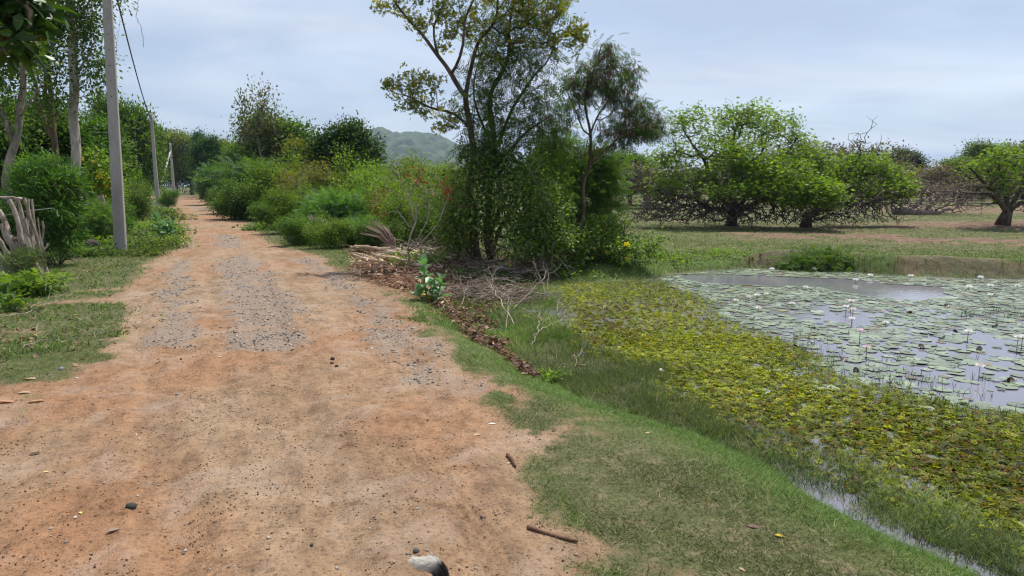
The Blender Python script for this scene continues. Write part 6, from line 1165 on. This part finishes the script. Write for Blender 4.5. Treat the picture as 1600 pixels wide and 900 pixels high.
# broad leaved milkweed plants
def milkweed(label, pos, stems, Ls=.17, pale=1.0):
    pos = np.asarray(pos, float); root = empty('milkweed', pos, label, 'plant'); V, F = T_leafq(.36, .10, -.22); mb = MB(); k = 0
    for (dx, h, nl, yel) in stems:
        top = np.array([dx, rnd.uniform(-.05, .05), h]); mb.tube(np.array([(dx * .3, 0, -.03), (dx * .8, 0, h * .5), top]), [.016, .014, .010], 6, (.20, .26, .14))
        for i in range(nl):
            f = i / max(1, nl - 1); c_ = np.array([dx * (.5 + .5 * f), 0, h * (.12 + .88 * f)]); a = i * 2.4 + dx * 9; el = R(10 + 60 * f ** 1.5); d = np.array([math.cos(a) * math.cos(el), math.sin(a) * math.cos(el), math.sin(el)]); L_ = Ls * (1.1 - .35 * f) * rnd.uniform(.85, 1.1)
            yl = yel and i == 1; cc = np.array([.55, .42, .04] if yl else (.13 * pale, .27 * pale, .12 * pale)) * rnd.uniform(.85, 1.15); v_, f_, c2 = place((V, F), c_[None], d[None], np.array([L_]), cc[None], 1.5, .05, flat=.05); o = obj('leaf', mesh_np('leaf', v_, f_, c2, True), M_gloss, root)
            if yl: o['label'] = 'yellowed lower leaf'
    obj('stem', mb.mesh('stem'), M_debris, root)
milkweed('broad leaved pale green milkweed growing at the litter edge beside the road', gp(672, 474), [(-.09, .60, 15, True), (.17, .34, 12, True), (.04, .22, 7, False), (-.17, .18, 5, False)], .21)
milkweed('broad leaved plant with pale leaves at the left road edge beyond the near pole', ground_at(253, 19.2), [(-.2, .75, 14, False), (.2, .6, 12, False), (.05, .5, 10, False)], .34, .8)
# grass mound on far bank
gm = gp(1300, 412, -.1); mbm = []; n = 2600; q = ell((gm[0], gm[1] + .5, gm[2] + .05), (1.05, .5, .52), n, .3); q = q[q[:, 2] > gm[2] - .25]
V, F, C = foliage(q, q - gm, dict(tpl=FR, per=2, size=(.10, .20), spread=.05, pal=[((.09, .17, .03), 3), ((.13, .22, .04), 2), ((.05, .10, .02), 2)], droop=.3, up=1.0)); root = empty('fern_mound', gm, 'low mound of ferny green plants hanging over the far bank', 'fern clump'); obj('fronds', mesh_np('fronds', V - gm, F, C), M_leaf, root)
blob('core', (0, .45, -.05), (1.0, .42, .42), M_debris, 'x', 'x', 5); o = bpy.data.objects['core']; o.parent = root; del o['label']; del o['category']; o.name = 'earth_core'

# ================================================================ DOG (only its raised tail tip is in view)
def dog():
    tip = PD(646, 876, 2.03); pk = PD(674, 882, 2.0); bs = PD(693, 896, 1.97)
    bz = bs.copy(); root_z = .56; rump = np.array([bs[0] + .05, 1.64, .44]); 
    V = [rump, rump + [.03, -.22, .0], rump + [.05, -.45, .01], rump + [.06, -.58, .10], rump + [.07, -.68, .20], rump + [.08, -.80, .17]]
    rad = [.085, .11, .125, .075, .078, .04]; E = [(0, 1), (1, 2), (2, 3), (3, 4), (4, 5)]
    def chain(start, pts, rs):
        i = start
        for p_, r_ in zip(pts, rs): V.append(np.array(p_)); rad.append(r_); E.append((i, len(V) - 1)); i = len(V) - 1
    gz = hz(rump[0], 1.5)
    for s in (-1, 1):
        chain(0, [rump + [s * .07, -.02, -.12], rump + [s * .08, -.09, -.24], rump + [s * .08, .03, -.36], (rump[0] + s * .08, rump[1] - .01, gz + .03), (rump[0] + s * .08, rump[1] - .06, gz + .02)], [.06, .04, .025, .02, .022])
        chain(2, [rump + [.05 + s * .08, -.46, -.14], rump + [.05 + s * .08, -.44, -.28], (rump[0] + .05 + s * .08, rump[1] - .46, gz + .03), (rump[0] + .05 + s * .08, rump[1] - .50, gz + .02)], [.05, .032, .024, .026])
        chain(4, [rump + [.07 + s * .05, -.64, .29]], [.018])
    a = rump + [-.0, .06, .02]; t0 = PD(699, 920, 1.92); t1 = bs; t2 = PD(685, 887, 1.98)
    chain(0, [a, t0, t1, t2, pk, PD(659, 883, 2.01), tip], [.022, .016, .017, .019, .017, .011, .004])
    me = bpy.data.meshes.new('dog'); me.from_pydata([tuple(v) for v in V], E, []); me.update(); o = bpy.data.objects.new('dog', me); col.objects.link(o)
    sk = o.modifiers.new('skin', 'SKIN'); 
    for i, v in enumerate(me.skin_vertices[0].data): v.radius = (rad[i], rad[i]); v.use_root = (i == 0)
    ss = o.modifiers.new('sub', 'SUBSURF'); ss.levels = 2; ss.render_levels = 2
    dg = bpy.context.evaluated_depsgraph_get(); ev = o.evaluated_get(dg); m2_ = bpy.data.meshes.new_from_object(ev); o.modifiers.clear(); o.data = m2_
    n_ = len(m2_.vertices); co = np.zeros(n_ * 3, np.float32); m2_.vertices.foreach_get('co', co); co = co.reshape(-1, 3); nm = np.zeros(n_ * 3, np.float32); m2_.vertices.foreach_get('normal', nm); nm = nm.reshape(-1, 3)
    def cof(c):
        white = sst(.0, .035, (bs[0] - .008 - c[:, 0]) * .8 + (c[:, 2] - bs[2]) * .8 + .01 * fbm(c[:, 0] * 60, c[:, 1] * 60, 2, 150)) * (c[:, 1] > 1.9); belly = sst(.40, .36, c[:, 2]) * (c[:, 2] < .42) * .0; wch = sst(.3, .6, fbm(c[:, 0] * 5, c[:, 1] * 5 + c[:, 2] * 4, 2, 151) + .2 * (c[:, 2] < .3)); f = np.maximum(white, wch * (c[:, 1] < 1.8)); f = f[:, None]; return np.array([[.025, .02, .018]]) * (1 - f) + np.array([[.80, .76, .70]]) * f
    at_ = m2_.attributes.new('Col', 'FLOAT_COLOR', 'POINT'); cc = np.concatenate([cof(co), np.ones((n_, 1))], 1).astype(np.float32); at_.data.foreach_set('color', cc.ravel()); m2_.materials.append(M_fur)
    for p_ in m2_.polygons: p_.use_smooth = True
    tag(o, 'black and white dog, only its curled white tipped tail showing at the bottom edge', 'dog')
    tri = np.array([list(p_.vertices)[:4] if len(p_.vertices) >= 4 else list(p_.vertices) + [p_.vertices[0]] for p_ in m2_.polygons]); ar = np.array([p_.area for p_ in m2_.polygons]); cen = co[tri].mean(1); wgt = ar * np.where(cen[:, 1] > 1.84, 9, 1); nf = 60000; fi = rng.choice(len(tri), nf, p=wgt / wgt.sum()); wq = rng.dirichlet([1, 1, 1, 1], nf); P_ = (co[tri[fi]] * wq[..., None]).sum(1); Nn = (nm[tri[fi]] * wq[..., None]).sum(1)
    tail = P_[:, 1] > 1.86; flow = np.where(tail[:, None], (tip - bs)[None] / np.linalg.norm(tip - bs), np.array([[0, .8, -.4]])); tl = P_[:, 0] < pk[0] + .0; flow = np.where((tail & ~tl)[:, None], (pk - bs)[None] / np.linalg.norm(pk - bs), flow)
    d = flow * 1.0 + Nn * .45 + rng.normal(size=(nf, 3)) * .12; ln = np.where(tail, rng.uniform(.012, .026, nf), rng.uniform(.012, .022, nf)); c = cof(P_) * (1 + .15 * rng.normal(size=(nf, 1))).clip(.6, 1.4)
    V_, F_, C_ = place(T_oval(.035, -.12, 0), P_, d, ln, c, .2, .05); fo = obj('fur', mesh_np('fur', V_, F_, C_), M_fur, o)
M_fur = leafmat('fur', .6, .4, .2, (1, 1, 1))
dog()

# ================================================================ HAZE
mhz = bpy.data.materials.new('haze'); mhz.use_nodes = True; t = mhz.node_tree; t.nodes.clear(); o_ = N(t, 'ShaderNodeOutputMaterial'); pv = N(t, 'ShaderNodeVolumePrincipled'); pv.inputs['Color'].default_value = (.5, .68, 1, 1); pv.inputs['Density'].default_value = .00018; pv.inputs['Anisotropy'].default_value = .3; Lk(t, pv.outputs[0], o_.inputs['Volume'])
mb = MB(); mb.box((-2700, -2700, -2.2), (2700, 2700, 150)); o = obj('haze', mb.mesh('haze', False), mhz); tag(o, 'thin blue daytime haze', kind='stuff')
